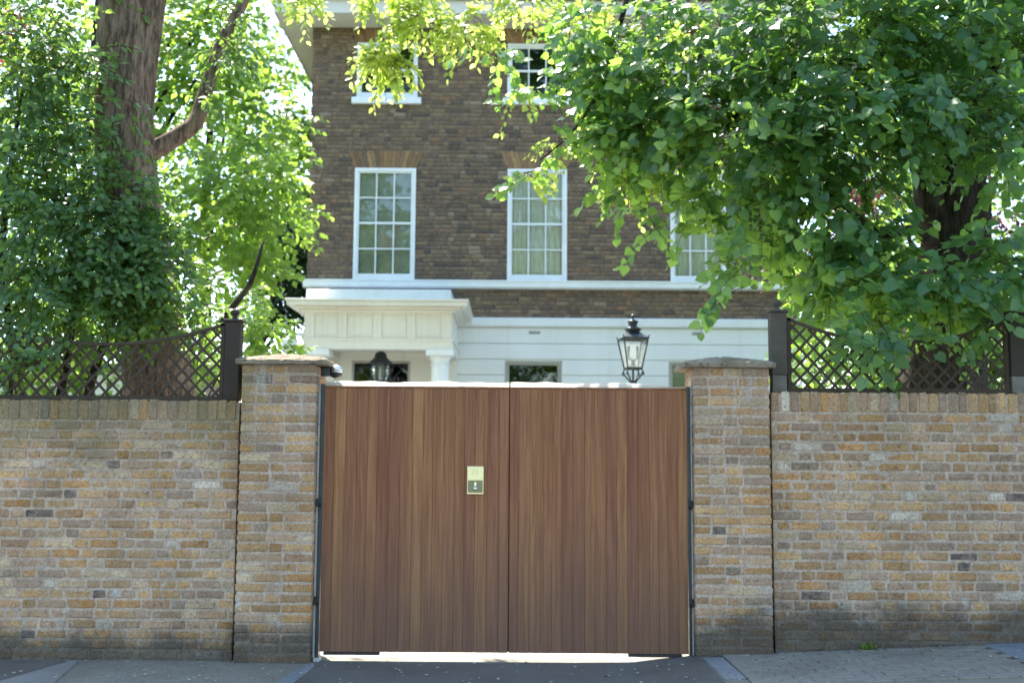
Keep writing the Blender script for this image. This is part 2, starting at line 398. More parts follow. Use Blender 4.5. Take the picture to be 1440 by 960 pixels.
def sheet(name, mat, x0, x1, y0, y1, dz, nx=40, ny=2, parent=None, kind='structure', yfun=None, shear0=0, shear1=0):
    mb = MB(); vs = []; xs = sorted({*np.linspace(x0, x1, nx + 1).round(4).tolist(), *[k for k in (.5, .95, 1.42, 4, 8) if x0 < k < x1]}); nx = len(xs) - 1
    for j in range(ny + 1):
        v = j / ny
        for x in xs: vs.append((x, y0 + (y1 - y0) * v, zg(x) + dz))
    fs = [(j * (nx + 1) + i, j * (nx + 1) + i + 1, (j + 1) * (nx + 1) + i + 1, (j + 1) * (nx + 1) + i) for j in range(ny) for i in range(nx)]
    o = mb.add(vs, fs).build(name, mat, parent)
    return tag(o, kind=kind) if kind else o

g = MB(); R_ = 1500
g.add([(-R_, -R_, -.17), (R_, -R_, -.17), (R_, R_, -.17), (-R_, R_, -.17)], [(0, 1, 2, 3)])
tag(g.build('ground', M['soil']), kind='structure')
sheet('garden_ground', M['soil'], -30, 30, .28, 60, -.035, 80)
drive = sheet('driveway', M['gravel'], -3.9, 3.0, .0, 11.5, -.012, 40)
pave = sheet('pavement', M['asphalt'], -25, 25, -2.3, .30, -.006, 120)
sheet('road', M['road'], -25, 25, -14, -2.3, -.13, 100)
kb = MB()
for i in range(56):
    x = -25 + i * .9
    kb.cbox(x + .004, x + .896, -2.45, -2.302, zg(x) - .16, zg(x) + .004, .012)
tag(kb.build('kerb', M['slab'], None), kind='structure')
dx = sheet('driveway_crossover', M['asphalt_new'], -1.46, 1.43, -2.29, .09, -.0015, 40, 6)
# repaired slabs at the left, smooth slabs at the right, edging stones either side of the crossover
def slab_piece(name, mat, pts, z0, h, parent):
    n = len(pts); c = np.mean(pts, axis=0)
    mb = MB(); low = [(x, y, zg(x) + z0 - .03) for x, y in pts]; top = [(x, y, zg(x) + z0 + h - .002) for x, y in pts]
    inn = [(x + (c[0] - x) * .015, y + (c[1] - y) * .015, zg(x) + z0 + h) for x, y in pts]
    vs = low + top + inn
    fs = [(i, (i + 1) % n, n + (i + 1) % n, n + i) for i in range(n)] + [(n + i, n + (i + 1) % n, 2 * n + (i + 1) % n, 2 * n + i) for i in range(n)] + [tuple(range(2 * n, 3 * n))]
    mb.add(vs, fs); return mb.build(name, mat, parent)
slab_piece('paving_slab', M['slab_left'], [(-3.50, -.95), (-3.06, -.95), (-3.24, .03), (-3.30, .03)], -.005, .007, pave)
slab_piece('paving_slab', M['asphalt_new'], [(-4.5, -.95), (-3.52, -.95), (-3.32, .03), (-4.5, .03)], -.005, .005, pave)
for x0 in (3.58, 4.20):
    for y0, y1 in ((-.55, .05), (-1.16, -.56)):
        slab_piece('paving_slab', M['slab'], [(x0, y0), (x0 + .61, y0), (x0 + .61, y1), (x0, y1)], -.004, .015, pave)
for pts in ([(-1.60, -.95), (-1.475, -.95), (-1.45, -.45), (-1.56, -.45)], [(-1.555, -.44), (-1.448, -.44), (-1.44, -.12), (-1.50, -.12)],
            [(1.445, -.9), (1.59, -.9), (1.585, -.47), (1.45, -.47)], [(1.45, -.46), (1.585, -.46), (1.58, -.06), (1.44, -.06)]):
    slab_piece('edging_stone', M['slab_pale'], pts, -.004, .010, pave)
sheet('joint_bed', M['joint_sand'], 1.595, 3.575, -1.15, .06, -.003, 20, 2, pave, None)
# small block paving on the right, laid in running bond
vs_, fs_ = chamfer((.0995, .0495, .03), .005)
blk = [MB().add(vs_ + rng.uniform(-.002, .002, vs_.shape), fs_).mesh('paving_block') for _ in range(4)]
for m_ in blk: m_.materials.append(M['sett'])
j = 0; y = .005
while y > -1.12:
    x = 1.70
    if j % 2:
        o = bpy.data.objects.new('paving_block', random.choice(blk)); COL.objects.link(o); o.scale = (.49, 1, 1); o.location = (1.70 - .05, y, zg(1.65) - .025); place(o, pave); x = 1.80
    while x < 3.53:
        o = bpy.data.objects.new('paving_block', random.choice(blk)); COL.objects.link(o)
        o.location = (x, y, zg(x) - .025 + random.uniform(-.002, .003)); o.rotation_euler = (0, -.04, random.uniform(-.02, .02))
        place(o, pave); x += .203
    y -= .102; j += 1

# petals and specks shed on the footway
V = []; Fs = []
for k in range(260):
    x = random.uniform(-4.2, 4.2); y = random.uniform(-1.2, .0)
    s = random.choice([.005, .007, .009, .013]); a = random.uniform(0, 6.28); z = zg(x) + .008
    n = len(V)
    for q in range(5):
        th = a + q * 1.2566; V.append((x + s * math.cos(th), y + s * 1.6 * math.sin(th), z + random.uniform(0, .004)))
    Fs.append(tuple(range(n, n + 5)))
tag(MB().add(V, Fs).build('fallen_petals', M['petal']), 'pale fallen petals and specks scattered on the dark pavement', 'petals', kind='stuff')

P = []; n_ = 90
P = np.array([[x, y, zg(x) + .012] for x, y in zip(rng.uniform(-4.2, 4.2, n_), np.where(rng.random(n_) < .6, rng.uniform(-.12, .04, n_), rng.uniform(-1, 0, n_)))])
LITTER = (P, rng.normal(size=(n_, 3)) * np.array([1, 1, .1]), np.array([0, 0, 1.0]) + rng.normal(size=(n_, 3)) * .2, rng.uniform(.015, .035, n_))

# ------------------------------------------------------------------ brick kit
BV = [chamfer((.5, .5, .5), .06)[0] for _ in range(10)]; BF = chamfer((.5, .5, .5), .06)[1]
def chamfered_brick(L, D, H, b=.007, jit=.0028):
    v, f = chamfer((L / 2, D / 2, H / 2), b); return v + rng.uniform(-jit, jit, v.shape), f
KIT = {}
def brick_mesh(kind, mat):
    key = (kind, mat.name)
    if key not in KIT:
        L, D, H = {'stretcher': (.215, .1, .060), 'header': (.104, .1, .064), 'soldier': (.066, .1, .150)}[kind]
        KIT[key] = []
        for _ in range(7):
            v, f = chamfered_brick(L, D, H); me = MB().add(v, f).mesh('brick'); me.materials.append(mat); KIT[key].append((me, v, f, (L, D, H)))
    return random.choice(KIT[key])

def lay(parent, bricks, mat, limit=300, cx=0.0):
    """bricks: list of (x0,x1,z0,z1,yfront,kind). The ones showing largest are parts, the rest one joined part."""
    def vis(b):
        px, py, _ = proj(((b[0] + b[1]) / 2, b[4], (b[2] + b[3]) / 2)); return -25 < px < 1465 and b[3] > zg(b[0])
    inside = [b for b in bricks if vis(b)]
    inside.sort(key=lambda b: -min(b[1], 3.98) + max(b[0], -3.98))
    parts = inside[:limit]; rest = inside[limit:] + [b for b in bricks if not vis(b)]
    for x0, x1, z0, z1, y, kind in parts:
        me, v, f, (L, D, H) = brick_mesh(kind, mat)
        o = bpy.data.objects.new('brick', me); COL.objects.link(o)
        o.scale = ((x1 - x0) / L, 1, (z1 - z0) / H); o.location = ((x0 + x1) / 2, y + .05 + random.uniform(-.003, .003), (z0 + z1) / 2)
        o.rotation_euler = (random.uniform(-.01, .01), random.uniform(-.006, .006), random.uniform(-.008, .008))
        place(o, parent)
    if rest:
        mb = MB()
        for x0, x1, z0, z1, y, kind in rest:
            me, v, f, (L, D, H) = brick_mesh(kind, mat)
            mb.add(v * np.array([(x1 - x0) / L, 1, (z1 - z0) / H]) + np.array([(x0 + x1) / 2, y + .05 + random.uniform(-.003, .003), (z0 + z1) / 2]), f)
        tag(mb.build('brickwork', mat, parent), kind='stuff')

def flemish(x0, x1, z, h, y, course, end_gap=0):
    out = []; x = x0 - (.17 if course % 2 else 0) - random.uniform(0, .02); k = course
    seq = ['S', 'H'] if random.random() < .75 else ['S', 'S', 'H']
    i = random.randrange(2)
    while x < x1:
        s = seq[i % len(seq)]; L = (.208 if s == 'S' else .098) + random.uniform(-.007, .007)
        a, b = max(x, x0), min(x + L, x1)
        if x1 - b < .035: b = x1
        if b - a > .03: out.append((a, b, z, z + h + random.uniform(-.003, .003), y, 'stretcher' if b - a > .15 else 'header'))
        x += L + .0175 if b < x1 else 9; i += 1
    return out

# ------------------------------------------------------------------ street walls
def street_wall(x0, x1, ztop, zbot, yf, label, joint_x, side):
    t = empty('garden_wall', ((x0 + x1) / 2, yf + .11, zbot), label, 'wall')
    bricks = []
    zs = ztop - .162; n = int((zs - zbot) / .0752) + 2
    for c in range(n):
        z = zs - (c + 1) * .0752
        bricks += flemish(x0, x1, z + .0105, .0590, yf, c)
    x = x0
    while x < x1 - .03:
        bricks.append((x, min(x + .0655 + random.uniform(-.004, .004), x1), zs + .010, ztop + random.uniform(-.006, .004), yf - .004, 'soldier')); x += .0765
    lay(t, bricks, M['stock_brick'])
    core = MB().box(x0 + .004, x1 - .004, yf + .0050, yf + .215, zbot - .1, ztop - .012); core.build('mortar', M['mortar'], t)
    a, b = (x1, joint_x) if side < 0 else (joint_x, x1 * 0 + x0)
    MB().box(min(a, b) - .0, max(a, b) + .0, yf + .07, yf + .19, zbot - .1, ztop - .03).build('joint_sun_stop', M['lead'], t)  # dark strip added to stop sun shining through the joint
    return t
street_wall(-9.0, -2.102, 1.962, 0.0, .07, 'long yellow brick garden wall left of the gate under the tall pink-barked tree', -2.079, -1)
street_wall(2.008, 9.0, 2.060, .08, .07, 'long yellow brick garden wall right of the gate with sooty foot', 1.985, 1)

def pillar(x0, x1, zb, label):
    t = empty('gate_pillar', ((x0 + x1) / 2, .22, zb), label, 'gate pillar', 'brick pillars either side of the gate')
    zt = 2.236; n = int((zt - zb) / .0752) + 2; bricks = []; side = MB(); W = x1 - x0
    for c in range(n):
        z = zt - (c + 1) * .0752 + .0105
        pat = random.choice([(2, 1, 2), (1, 2, 2), (2, 2, 1), (1, 2, 2), (2, 1, 2), (1, 1, 1, 2)]); unit = W / 5; x = x0
        for q in pat:
            b = x + unit * q + random.uniform(-.010, .010)
            if q is pat[-1] and abs(b - x1) < .05: b = x1
            bricks.append((x + .0075 if x > x0 else x0, min(b, x1) - .0075 if b < x1 - .01 else x1, z, z + .0595 + random.uniform(-.003, .003), 0.0, 'stretcher' if q == 2 else 'header')); x = b
        for xs, sg in ((x0, 1), (x1, -1)):
            y = .112
            while y < .44:
                L = min(.215 if (c % 2) else .1035, .45 - y); v, f = chamfered_brick(.05, L, .0645)
                side.add(v + np.array([xs + sg * .025, y + L / 2, z + .032]), f); y += L + .011
    lay(t, bricks, M['stock_brick'], 300)
    tag(side.build('return_brickwork', M['stock_brick'], t), kind='stuff')
    MB().box(x0 + .006, x1 - .006,   .0050, .445, zb - .1, zt).build('mortar', M['mortar'], t)
    # weathered capstone: slab with chipped edges and low pyramid
    mb = MB(); nx, ny = 26, 16; X0, X1, Y0, Y1 = x0 - (.045 if x0 < 0 else .082), x1 + (.085 if x0 < 0 else .04), -.05, .5; vs = []
    for j in range(ny + 1):
        for i in range(nx + 1):
            u, v = i / nx, j / ny; e = min(u, 1 - u, v * .8, (1 - v) * .8)
            z = 2.283 + min(e * 2, 1) * .072 * (1 if e > .001 else 0) + random.uniform(-.005, .006) - (.012 if e < .03 else 0)
            vs.append((X0 + (X1 - X0) * u + random.uniform(-.003, .003), Y0 + (Y1 - Y0) * v + random.uniform(-.003, .003), z))
    fs = [(j * (nx + 1) + i, j * (nx + 1) + i + 1, (j + 1) * (nx + 1) + i + 1, (j + 1) * (nx + 1) + i) for j in range(ny) for i in range(nx)]
    ring = [i for i in range(nx + 1)] + [j * (nx + 1) + nx for j in range(1, ny + 1)] + [ny * (nx + 1) + i for i in range(nx - 1, -1, -1)] + [j * (nx + 1) for j in range(ny - 1, 0, -1)]
    m = len(vs); vs += [(vs[k][0], vs[k][1], 2.237 + random.uniform(0, .004)) for k in ring]; L = len(ring)
    fs += [(ring[k], m + k, m + (k + 1) % L, ring[(k + 1) % L]) for k in range(L)] + [tuple(range(m, m + L))[::-1]]
    mb.add([(a, b, c) for a, b, c in vs], [f[::-1] if len(f) == 4 and f[0] >= 0 and False else f for f in fs]).build('capstone', M['cap'], t)
    return t
pillar(-2.077, -1.500, -.02, 'brick gate pillar left of the wooden gate with pale lime stain')
pillar(1.4005, 1.983, .04, 'brick gate pillar right of the wooden gate below the lamp post lantern')

# ------------------------------------------------------------------ gate
YG = .10; GT = 2.085; GB = .064
def gate_leaf(x0, x1, label, left):
    t = empty('gate_leaf', ((x0 + x1) / 2, YG + .03, GB), label, 'gate', 'leaves of the wooden double gate')
    n = 17; wd = (x1 - x0) / n
    pm = []; ws = [random.choice([.9, .96, 1.0, 1.04, 1.1]) for _ in range(n)]; ws = np.array(ws) / sum(ws) * (x1 - x0); ex = x0 + np.concatenate([[0], np.cumsum(ws)])
    vs, fs = chamfer((.5, .0125, (GT - .018 - GB) / 2), .0016); vs[:, 0] = np.where(np.abs(vs[:, 0]) < .4999, np.sign(vs[:, 0]) * .489, vs[:, 0])
    for k in range(3):
        me = MB().add(vs, fs).mesh('plank'); me.materials.append(M['wood']); pm.append(me)
    for i in range(n):
        o = bpy.data.objects.new('plank', pm[i % 3]); COL.objects.link(o)
        o.scale = (ws[i] - .0010, 1, 1); o.location = ((ex[i] + ex[i + 1]) / 2, YG + .0125 + random.uniform(-.0006, .0006), (GT - .018 + GB) / 2)
        place(o, t)
    MB().cbox(x0, x1, YG - .003, YG + .065, GT - .0175, GT, .003).build('top_rail', M['wood'], t)
    MB().box(x0 + .002, x1 + (.02 if left else -.002), YG + .0262, YG + .0295, GB + .004, GT - .02).build('light_stop_board', M['wood_dark'], t)  # unseen board added to block light leaking between planks and leaves
    for z in (.16, 1.0, 1.86): MB().cbox(x0 + .01, x1 - .01, YG + .0300, YG + .062, z, z + .12, .004).build('back_rail', M['wood'], t)
    # bottom end bracket hanging lower than the planks
    a, b = (x0 + .03, x0 + .46) if left else (x1 - .46, x1 - .05)
    MB().cbox(a, b, YG + .01, YG + .05, GB - .026, GB - .0015, .003).build('bottom_bracket', M['steel_dark'], t)
    # uneven translucent weather strip standing along the top edge
    mb = MB(); m = 90; lo, hi = [], []; xa, xb = (x0, x1 - .004) if left else (x0 + .004, x1 - .005)
    for i in range(m + 1):
        u = i / m; x = xa + (xb - xa) * u
        h = .033 + .004 * math.sin(x * 9) + .003 * math.sin(x * 23 + 1) + random.uniform(-.0008, .0008)
        if not left and u > .80: h *= max(.28, 1 - (u - .80) * 6)
        lo.append((x, GT + .001)); hi.append((x, GT + .001 + max(h, .008)))
    for y in (YG + .004, YG + .016):
        pass
    vs = [(x, YG + .010, z) for x, z in lo] + [(x, YG + .014, z) for x, z in hi]      # a thin flexible film
    q = m + 1; fs = []
    for i in range(m):
        fs += [(i, i + 1, q + i + 1, q + i)]
    mb.add(vs, fs).build('weather_strip', M['strip'], t)
    return t
gl = gate_leaf(-1.450, -.017, 'left leaf of the brown wooden gate, with a brass plate', True)
gr_ = gate_leaf(-.011, 1.360, 'right leaf of the brown wooden gate, without a plate', False)
# intercom plate on the left leaf
px0, px1, pz0, pz1 = -.338, -.212, 1.256, 1.470
ip = MB()
ip.cbox(px0, px1, YG - .012, YG - .002, pz0, pz1, .003); ipo = ip.build('intercom_plate', M['brass'], gl)
MB().prism([(YG - .0125, 1.368), (YG - .026, 1.366), (YG - .014, 1.466), (YG - .0125, 1.466)], 0, px0 + .004, px1 - .004).build('speaker_cover', M['brass'], ipo)  # front tilted up so the upper half catches the sky
hb = MB()
for i in range(5):
    for k in range(5): hb.lathe([(.0022, 0), (.0022, .0008)], (px0 + .038 + i * .0105, 0, 0), 6) if False else None
for i in range(4):
    for k in range(4):
        zc = 1.405 + k * .012; yc = YG - .0262 + (zc - 1.366) * .12
        hb.box(px0 + .040 + i * .013, px0 + .0435 + i * .013, yc - .001, yc + .002, zc, zc + .0035)
hb.build('speaker_holes', M['gloss'], ipo)
MB().cbox(px0 + .006, px1 - .006, YG - .0145, YG - .0122, pz0 + .012, 1.362, .001).build('dark_reflection', M['street_dark'], ipo)  # dark panel standing for the street mirrored in the brass
kb = MB(); kb.tube([(-.275, YG - .0145, 1.300), (-.275, YG - .032, 1.300), (-.275, YG - .038, 1.300)], [.015, .015, .010], 14); kb.build('button', M['chrome'], ipo)
MB().cbox(-.283, -.267, YG - .022, YG - .0148, 1.318, 1.350, .002).build('lever', M['chrome'], ipo)

def gate_post(x0, x1, sx0, sx1, zb, label):
    t = empty('gate_post', ((x0 + x1) / 2, YG + .04, zb), label, 'gate post', 'steel posts the gate hangs on')
    MB().cbox(x0, x1, YG - .012, YG + .08, zb, GT + .012, .004).build('post', M['steel_dark'], t)
    MB().cbox(sx0, sx1, YG - .008, YG + .03, zb + .02, GT + .008, .002).build('bright_gap_strip', M['galv'], t)  # pale strip in place of bright background showing through the gap
    for z in (1.155, .415):
        h = MB().cbox(min(x0, sx0) - .003, max(x1, sx1) + .003, YG - .022, YG - .0125, z, z + .062, .003)
        xm = (x0 + x1) / 2; h.tube([(xm, YG - .03, z - .004), (xm, YG - .03, z + .066)], .009, 10); h.build('hinge', M['steel_dark'], t)
    MB().cbox(x0 - .01, x1 + .01, YG - .03, YG + .09, zb - .01, zb + .022, .003).build('base_plate', M['galv'], t)
gate_post(-1.481, -1.4535, -1.4985, -1.482, .0, 'black steel gate post beside the left pillar')
gate_post(1.3635, 1.385, 1.386, 1.399, .03, 'black steel gate post beside the right pillar')

# small dark dome beacon on the inner face of the left pillar
bt = empty('gate_beacon', (-1.50, .22, 2.20), 'small dark domed lamp on inner top corner of left pillar', 'lamp')
MB().cbox(-1.50, -1.43, .17, .27, 2.165, 2.235, .004).build('bracket', M['iron'], bt)
d = MB(); d.lathe([(.02, -.055), (.045, -.04), (.05, 0), (.046, .018), (.036, .036), (.018, .047), (.004, .05)], (-1.385, .22, 2.205), 18); d.build('dome', M['gloss'], bt)
d = MB(); d.lathe([(.0515, .006), (.0475, .021), (.037, .0385), (.019, .0495), (.003, .053)], (-1.385, .22, 2.205), 18); d.build('highlight_cap', M['chrome'], bt)  # bright cap made as the highlight on top of the dome
d = MB(); d.lathe([(.052, 0), (.054, .006), (.052, .012)], (-1.385, .22, 2.195), 18); d.build('rim', M['chrome'], bt)

# ------------------------------------------------------------------ trellis
def trellis(x0, x1, zb, hend, hmid, label):
    t = empty('lattice_trellis', ((x0 + x1) / 2, .18, zb), label, 'trellis', 'trellis panels on the garden walls')
    top = lambda x: hmid + (hend - hmid) * (2 * (x - x0) / (x1 - x0) - 1) ** 2
    def bar(a, b, w, y0, y1, name='lath', mat=M['trellis']):
        a, b = np.array(a), np.array(b); d = (b - a) / np.linalg.norm(b - a); n = np.array([-d[1], d[0]]) * w / 2
        MB().prism([tuple(a - n), tuple(b - n), tuple(b + n), tuple(a + n)], 1, y0, y1).build(name, mat, t)
    sp = .108
    for sg, ya, yb in ((1, .168, .178), (-1, .179, .189)):
        k0 = int((x0 - 2) / sp); k1 = int((x1 + 2) / sp)
        for k in range(k0, k1):
            c = k * sp; pts = []
            for s in np.linspace(0, .9, 181):
                x = c + sg * s; z = zb + s * 1.06
                if x0 + .012 < x < x1 - .012 and z < top(x) - .012: pts.append((x, z))
            if len(pts) > 8: bar(pts[0], pts[-1], .019 + random.uniform(-.002, .002), ya, yb)
    bar((x0, zb + .014), (x1, zb + .014), .034, .158, .2, 'bottom_rail')
    bar((x0 + .014, zb + .032), (x0 + .014, top(x0)), .028, .159, .199, 'stile'); bar((x1 - .014, zb + .032), (x1 - .014, top(x1)), .028, .159, .199, 'stile')
    mb = MB(); xs = np.linspace(x0, x1, 25)
    path = [(x, .179, top(x)) for x in xs]; vs = []
    for x, y, z in path:
        for yy, zz in ((-.020, -.012), (.020, -.012), (.020, .012), (-.020, .012)): vs.append((x, y + yy, z + zz))
    fs = [(i * 4 + k, i * 4 + (k + 1) % 4, i * 4 + 4 + (k + 1) % 4, i * 4 + 4 + k) for i in range(24) for k in range(4)] + [(3, 2, 1, 0), (96, 97, 98, 99)]
    mb.add(vs, fs).build('top_rail', M['trellis'], t)
trellis(-4.12, -2.262, 1.968, 2.57, 2.405, 'dark wooden lattice trellis panel on the left wall in front of pink-barked trunk')
trellis(2.166, 3.905, 2.066, 2.645, 2.46, 'dark wooden lattice trellis panel on the right wall under the lime leaves')
def trellis_post(x0, x1, zb, zt, label, spur, mat):
    t = empty('fence_post', ((x0 + x1) / 2, .19, zb), label, 'post', 'trellis posts on the garden walls')
    z1 = zb + (.135 if spur else 0)
    if spur: MB().cbox(x0 + .006, x1 - .006, .135, .245, zb, z1 - .001, .004).build('concrete_spur', M['spur'], t)
    MB().cbox(x0, x1, .13, .25, z1, zt, .006).build('post', mat, t)
    MB().cbox(x0 - .012, x1 + .012, .118, .262, zt + .001, zt + .02, .004).build('cap', mat, t)
    xm = (x0 + x1) / 2; d = MB(); d.lathe([(.04, .0205), (.03, .03), (.016, .04), (.015, .047), (.028, .056), (.036, .072), (.036, .086), (.027, .10), (.012, .108), (.003, .11)], (xm, .19, zt), 16); d.build('finial', mat, t)
trellis_post(-2.253, -2.133, 1.964, 2.585, 'dark brown ball-topped trellis post just left of the left pillar', False, M['wood_dark'])
trellis_post(2.034, 2.158, 2.062, 2.690, 'grey-brown trellis post just right of the right pillar', True, M['post_grey'])
trellis_post(3.908, 4.030, 2.066, 2.690, 'dark brown trellis post at the far right of the right wall', True, M['wood_dark'])
trellis_post(-4.25, -4.13, 1.964, 2.585, 'dark brown trellis post beyond the left end of the left trellis', False, M['wood_dark'])

# ------------------------------------------------------------------ house
YH = 11.4; HX0, HX1 = -3.685, 5.125; HB = 20.5
house = empty('brick_house', ((HX0 + HX1) / 2, YH, 0), 'tall sooty brick villa with white sash windows and white stucco ground floor', 'house')
W1 = [(-2.862, -1.755), (-.100, .975), (2.832, 3.838)]          # first floor, z 4.735..6.78
U1 = [(-2.864, -1.754), (-.118, .978), (2.83, 3.84)]
G1 = [(-.124, .888), (2.785, 3.80)]                              # ground floor
openings = [(a, b, 4.735, 6.78) for a, b in W1] + [(a, b, 8.075, 9.12) for a, b in U1]
# brick facade: every brick real, joined because each is only a few pixels high
V = []; loops = 0
q = []
z = 4.066; c = 0
while z < 9.40:
    x = HX0 - random.uniform(0, .32); k = random.randrange(2)
    while x < HX1:
        L = .215 if (k % 2 == 0) else .1025; L += random.uniform(-.006, .006)
        segs = [(max(x, HX0), min(x + L, HX1))]
        for (a, b, z0, z1) in openings:
            if z + .066 > z0 - .002 and z < z1 + .002:
                ns = []
                for s0, s1 in segs:
                    if s1 <= a or s0 >= b: ns.append((s0, s1)); continue
                    if s0 < a: ns.append((s0, a))
                    if s1 > b: ns.append((b, s1))
                segs = ns
        for s0, s1 in segs:
            if s1 - s0 > .02: q.append((s0, s1, z, min(z + .065, 9.398), YH + random.uniform(-.003, .003)))
        x += L + .0115; k += 1
    z += .0765; c += 1
q = np.array(q); n = len(q)
cor = np.array([[0, 0, 0], [1, 0, 0], [1, 0, 1], [0, 0, 1], [0, 1, 0], [1, 1, 0], [1, 1, 1], [0, 1, 1]], float)
V = np.empty((n, 8, 3)); V[:, :, 0] = q[:, 0:1] + (q[:, 1] - q[:, 0])[:, None] * cor[:, 0]; V[:, :, 1] = q[:, 4:5] + .06 * cor[:, 1]; V[:, :, 2] = q[:, 2:3] + (q[:, 3] - q[:, 2])[:, None] * cor[:, 2]
fa = np.array([[0, 1, 2, 3], [1, 5, 6, 2], [4, 0, 3, 7], [3, 2, 6, 7], [4, 5, 1, 0]])
lp = (np.arange(n)[:, None, None] * 8 + fa[None]).reshape(-1)
tag(link('brickwork', np_mesh('brickwork', V.reshape(-1, 3), lp, np.arange(n * 5) * 4, np.full(n * 5, 4)), M['house_brick'], house), kind='stuff')
# backing wall with openings, side and back walls
def holed(x0, x1, z0, z1, y0, y1, holes, mb):
    xs = sorted({x0, x1, *[h[0] for h in holes], *[h[1] for h in holes]}); zs = sorted({z0, z1, *[h[2] for h in holes], *[h[3] for h in holes]})
    for a, b in zip(xs, xs[1:]):
        run = None
        for c_, d_ in zip(zs, zs[1:]):
            hole = any(h[0] <= a and h[1] >= b and h[2] <= c_ and h[3] >= d_ for h in holes)
            if hole:
                if run: mb.box(a, b, y0, y1, *run); run = None
            else: run = (run[0], d_) if run else (c_, d_)
        if run: mb.box(a, b, y0, y1, *run)
    return mb
GO = [(a, b, 1.7, 3.298) for a, b in G1]; DO = [(-2.84, -1.804, .6, 3.28)]
holed(HX0 + .01, HX1 - .01, 4.06, 9.39, YH + .010, YH + .25, openings, MB()).build('wall_core', M['house_mortar'], house)
sd_ = MB(); sd_.box(HX0, HX0 + .25, YH + .26, HB, 0, 9.39); sd_.box(HX1 - .25, HX1, YH + .26, HB, 0, 9.39); sd_.box(HX0 + .26, HX1 - .26, HB - .25, HB, 0, 9.39)
sd_.build('side_wall', M['house_brick'], house)
rm = MB(); 
for z_ in (.35, 4.35, 7.4): rm.box(HX0 + .27, HX1 - .27, YH + .26, HB - .27, z_, z_ + .06)
for x_ in (-.95, 2.3): rm.box(x_, x_ + .1, YH + .27, HB - .28, .5, 9.3)
rm.box(HX0 + .28, HX1 - .28, YH + 4, YH + 4.1, .5, 9.3); rm.build('interior', M['room'], house)
# stucco ground floor in rusticated courses
holed(HX0 + .01, HX1 + .02, -.05, 3.895, YH + .004, YH + .25, GO + DO, MB()).build('stucco_backing', M['stucco'], house)
edges = [3.888, 3.602, 3.322, 3.042, 2.755, 2.47, 2.185, 1.9, 1.615, 1.33, 1.045, .76, .475]
for zt, zb in zip(edges, edges[1:]):
    mb = MB(); segs = [(-1.0, HX1 + .03)]
    for a, b, z0, z1 in GO:
        if zt > z0 and zb < z1:
            ns = []
            for s0, s1 in segs:
                if s1 <= a or s0 >= b: ns.append((s0, s1)); continue
                ns += [(s0, a), (b, s1)]
            segs = ns
    for s0, s1 in segs:
        z1_ = zt - .007; z0_ = zb + .007
        MB().cbox(s0, s1, YH - .022, YH + .003, z0_, z1_, .006).build('stucco_course', M['stucco'], house)
MB().prism([(YH - .03, 3.89), (YH - .085, 3.915), (YH - .085, 4.045), (YH - .06, 4.063), (YH + .1, 4.066), (YH + .1, 3.89)], 0, -1.0, HX1 + .035).build('cornice_band', M['stucco'], house)
MB().prism([(YH + .02, 4.573), (YH - .09, 4.585), (YH - .115, 4.61), (YH - .115, 4.69), (YH - .135, 4.70), (YH - .135, 4.722), (YH - .02, 4.733), (YH + .02, 4.733)], 0, HX0 - .05, HX1 + .06).build('string_course', M['joinery'], house)
for x in (.40, 3.30):
    MB().cbox(x - .1, x + .1, YH - .03, YH - .02, 3.775, 3.825, .003).build('air_vent', M['vent'], house)

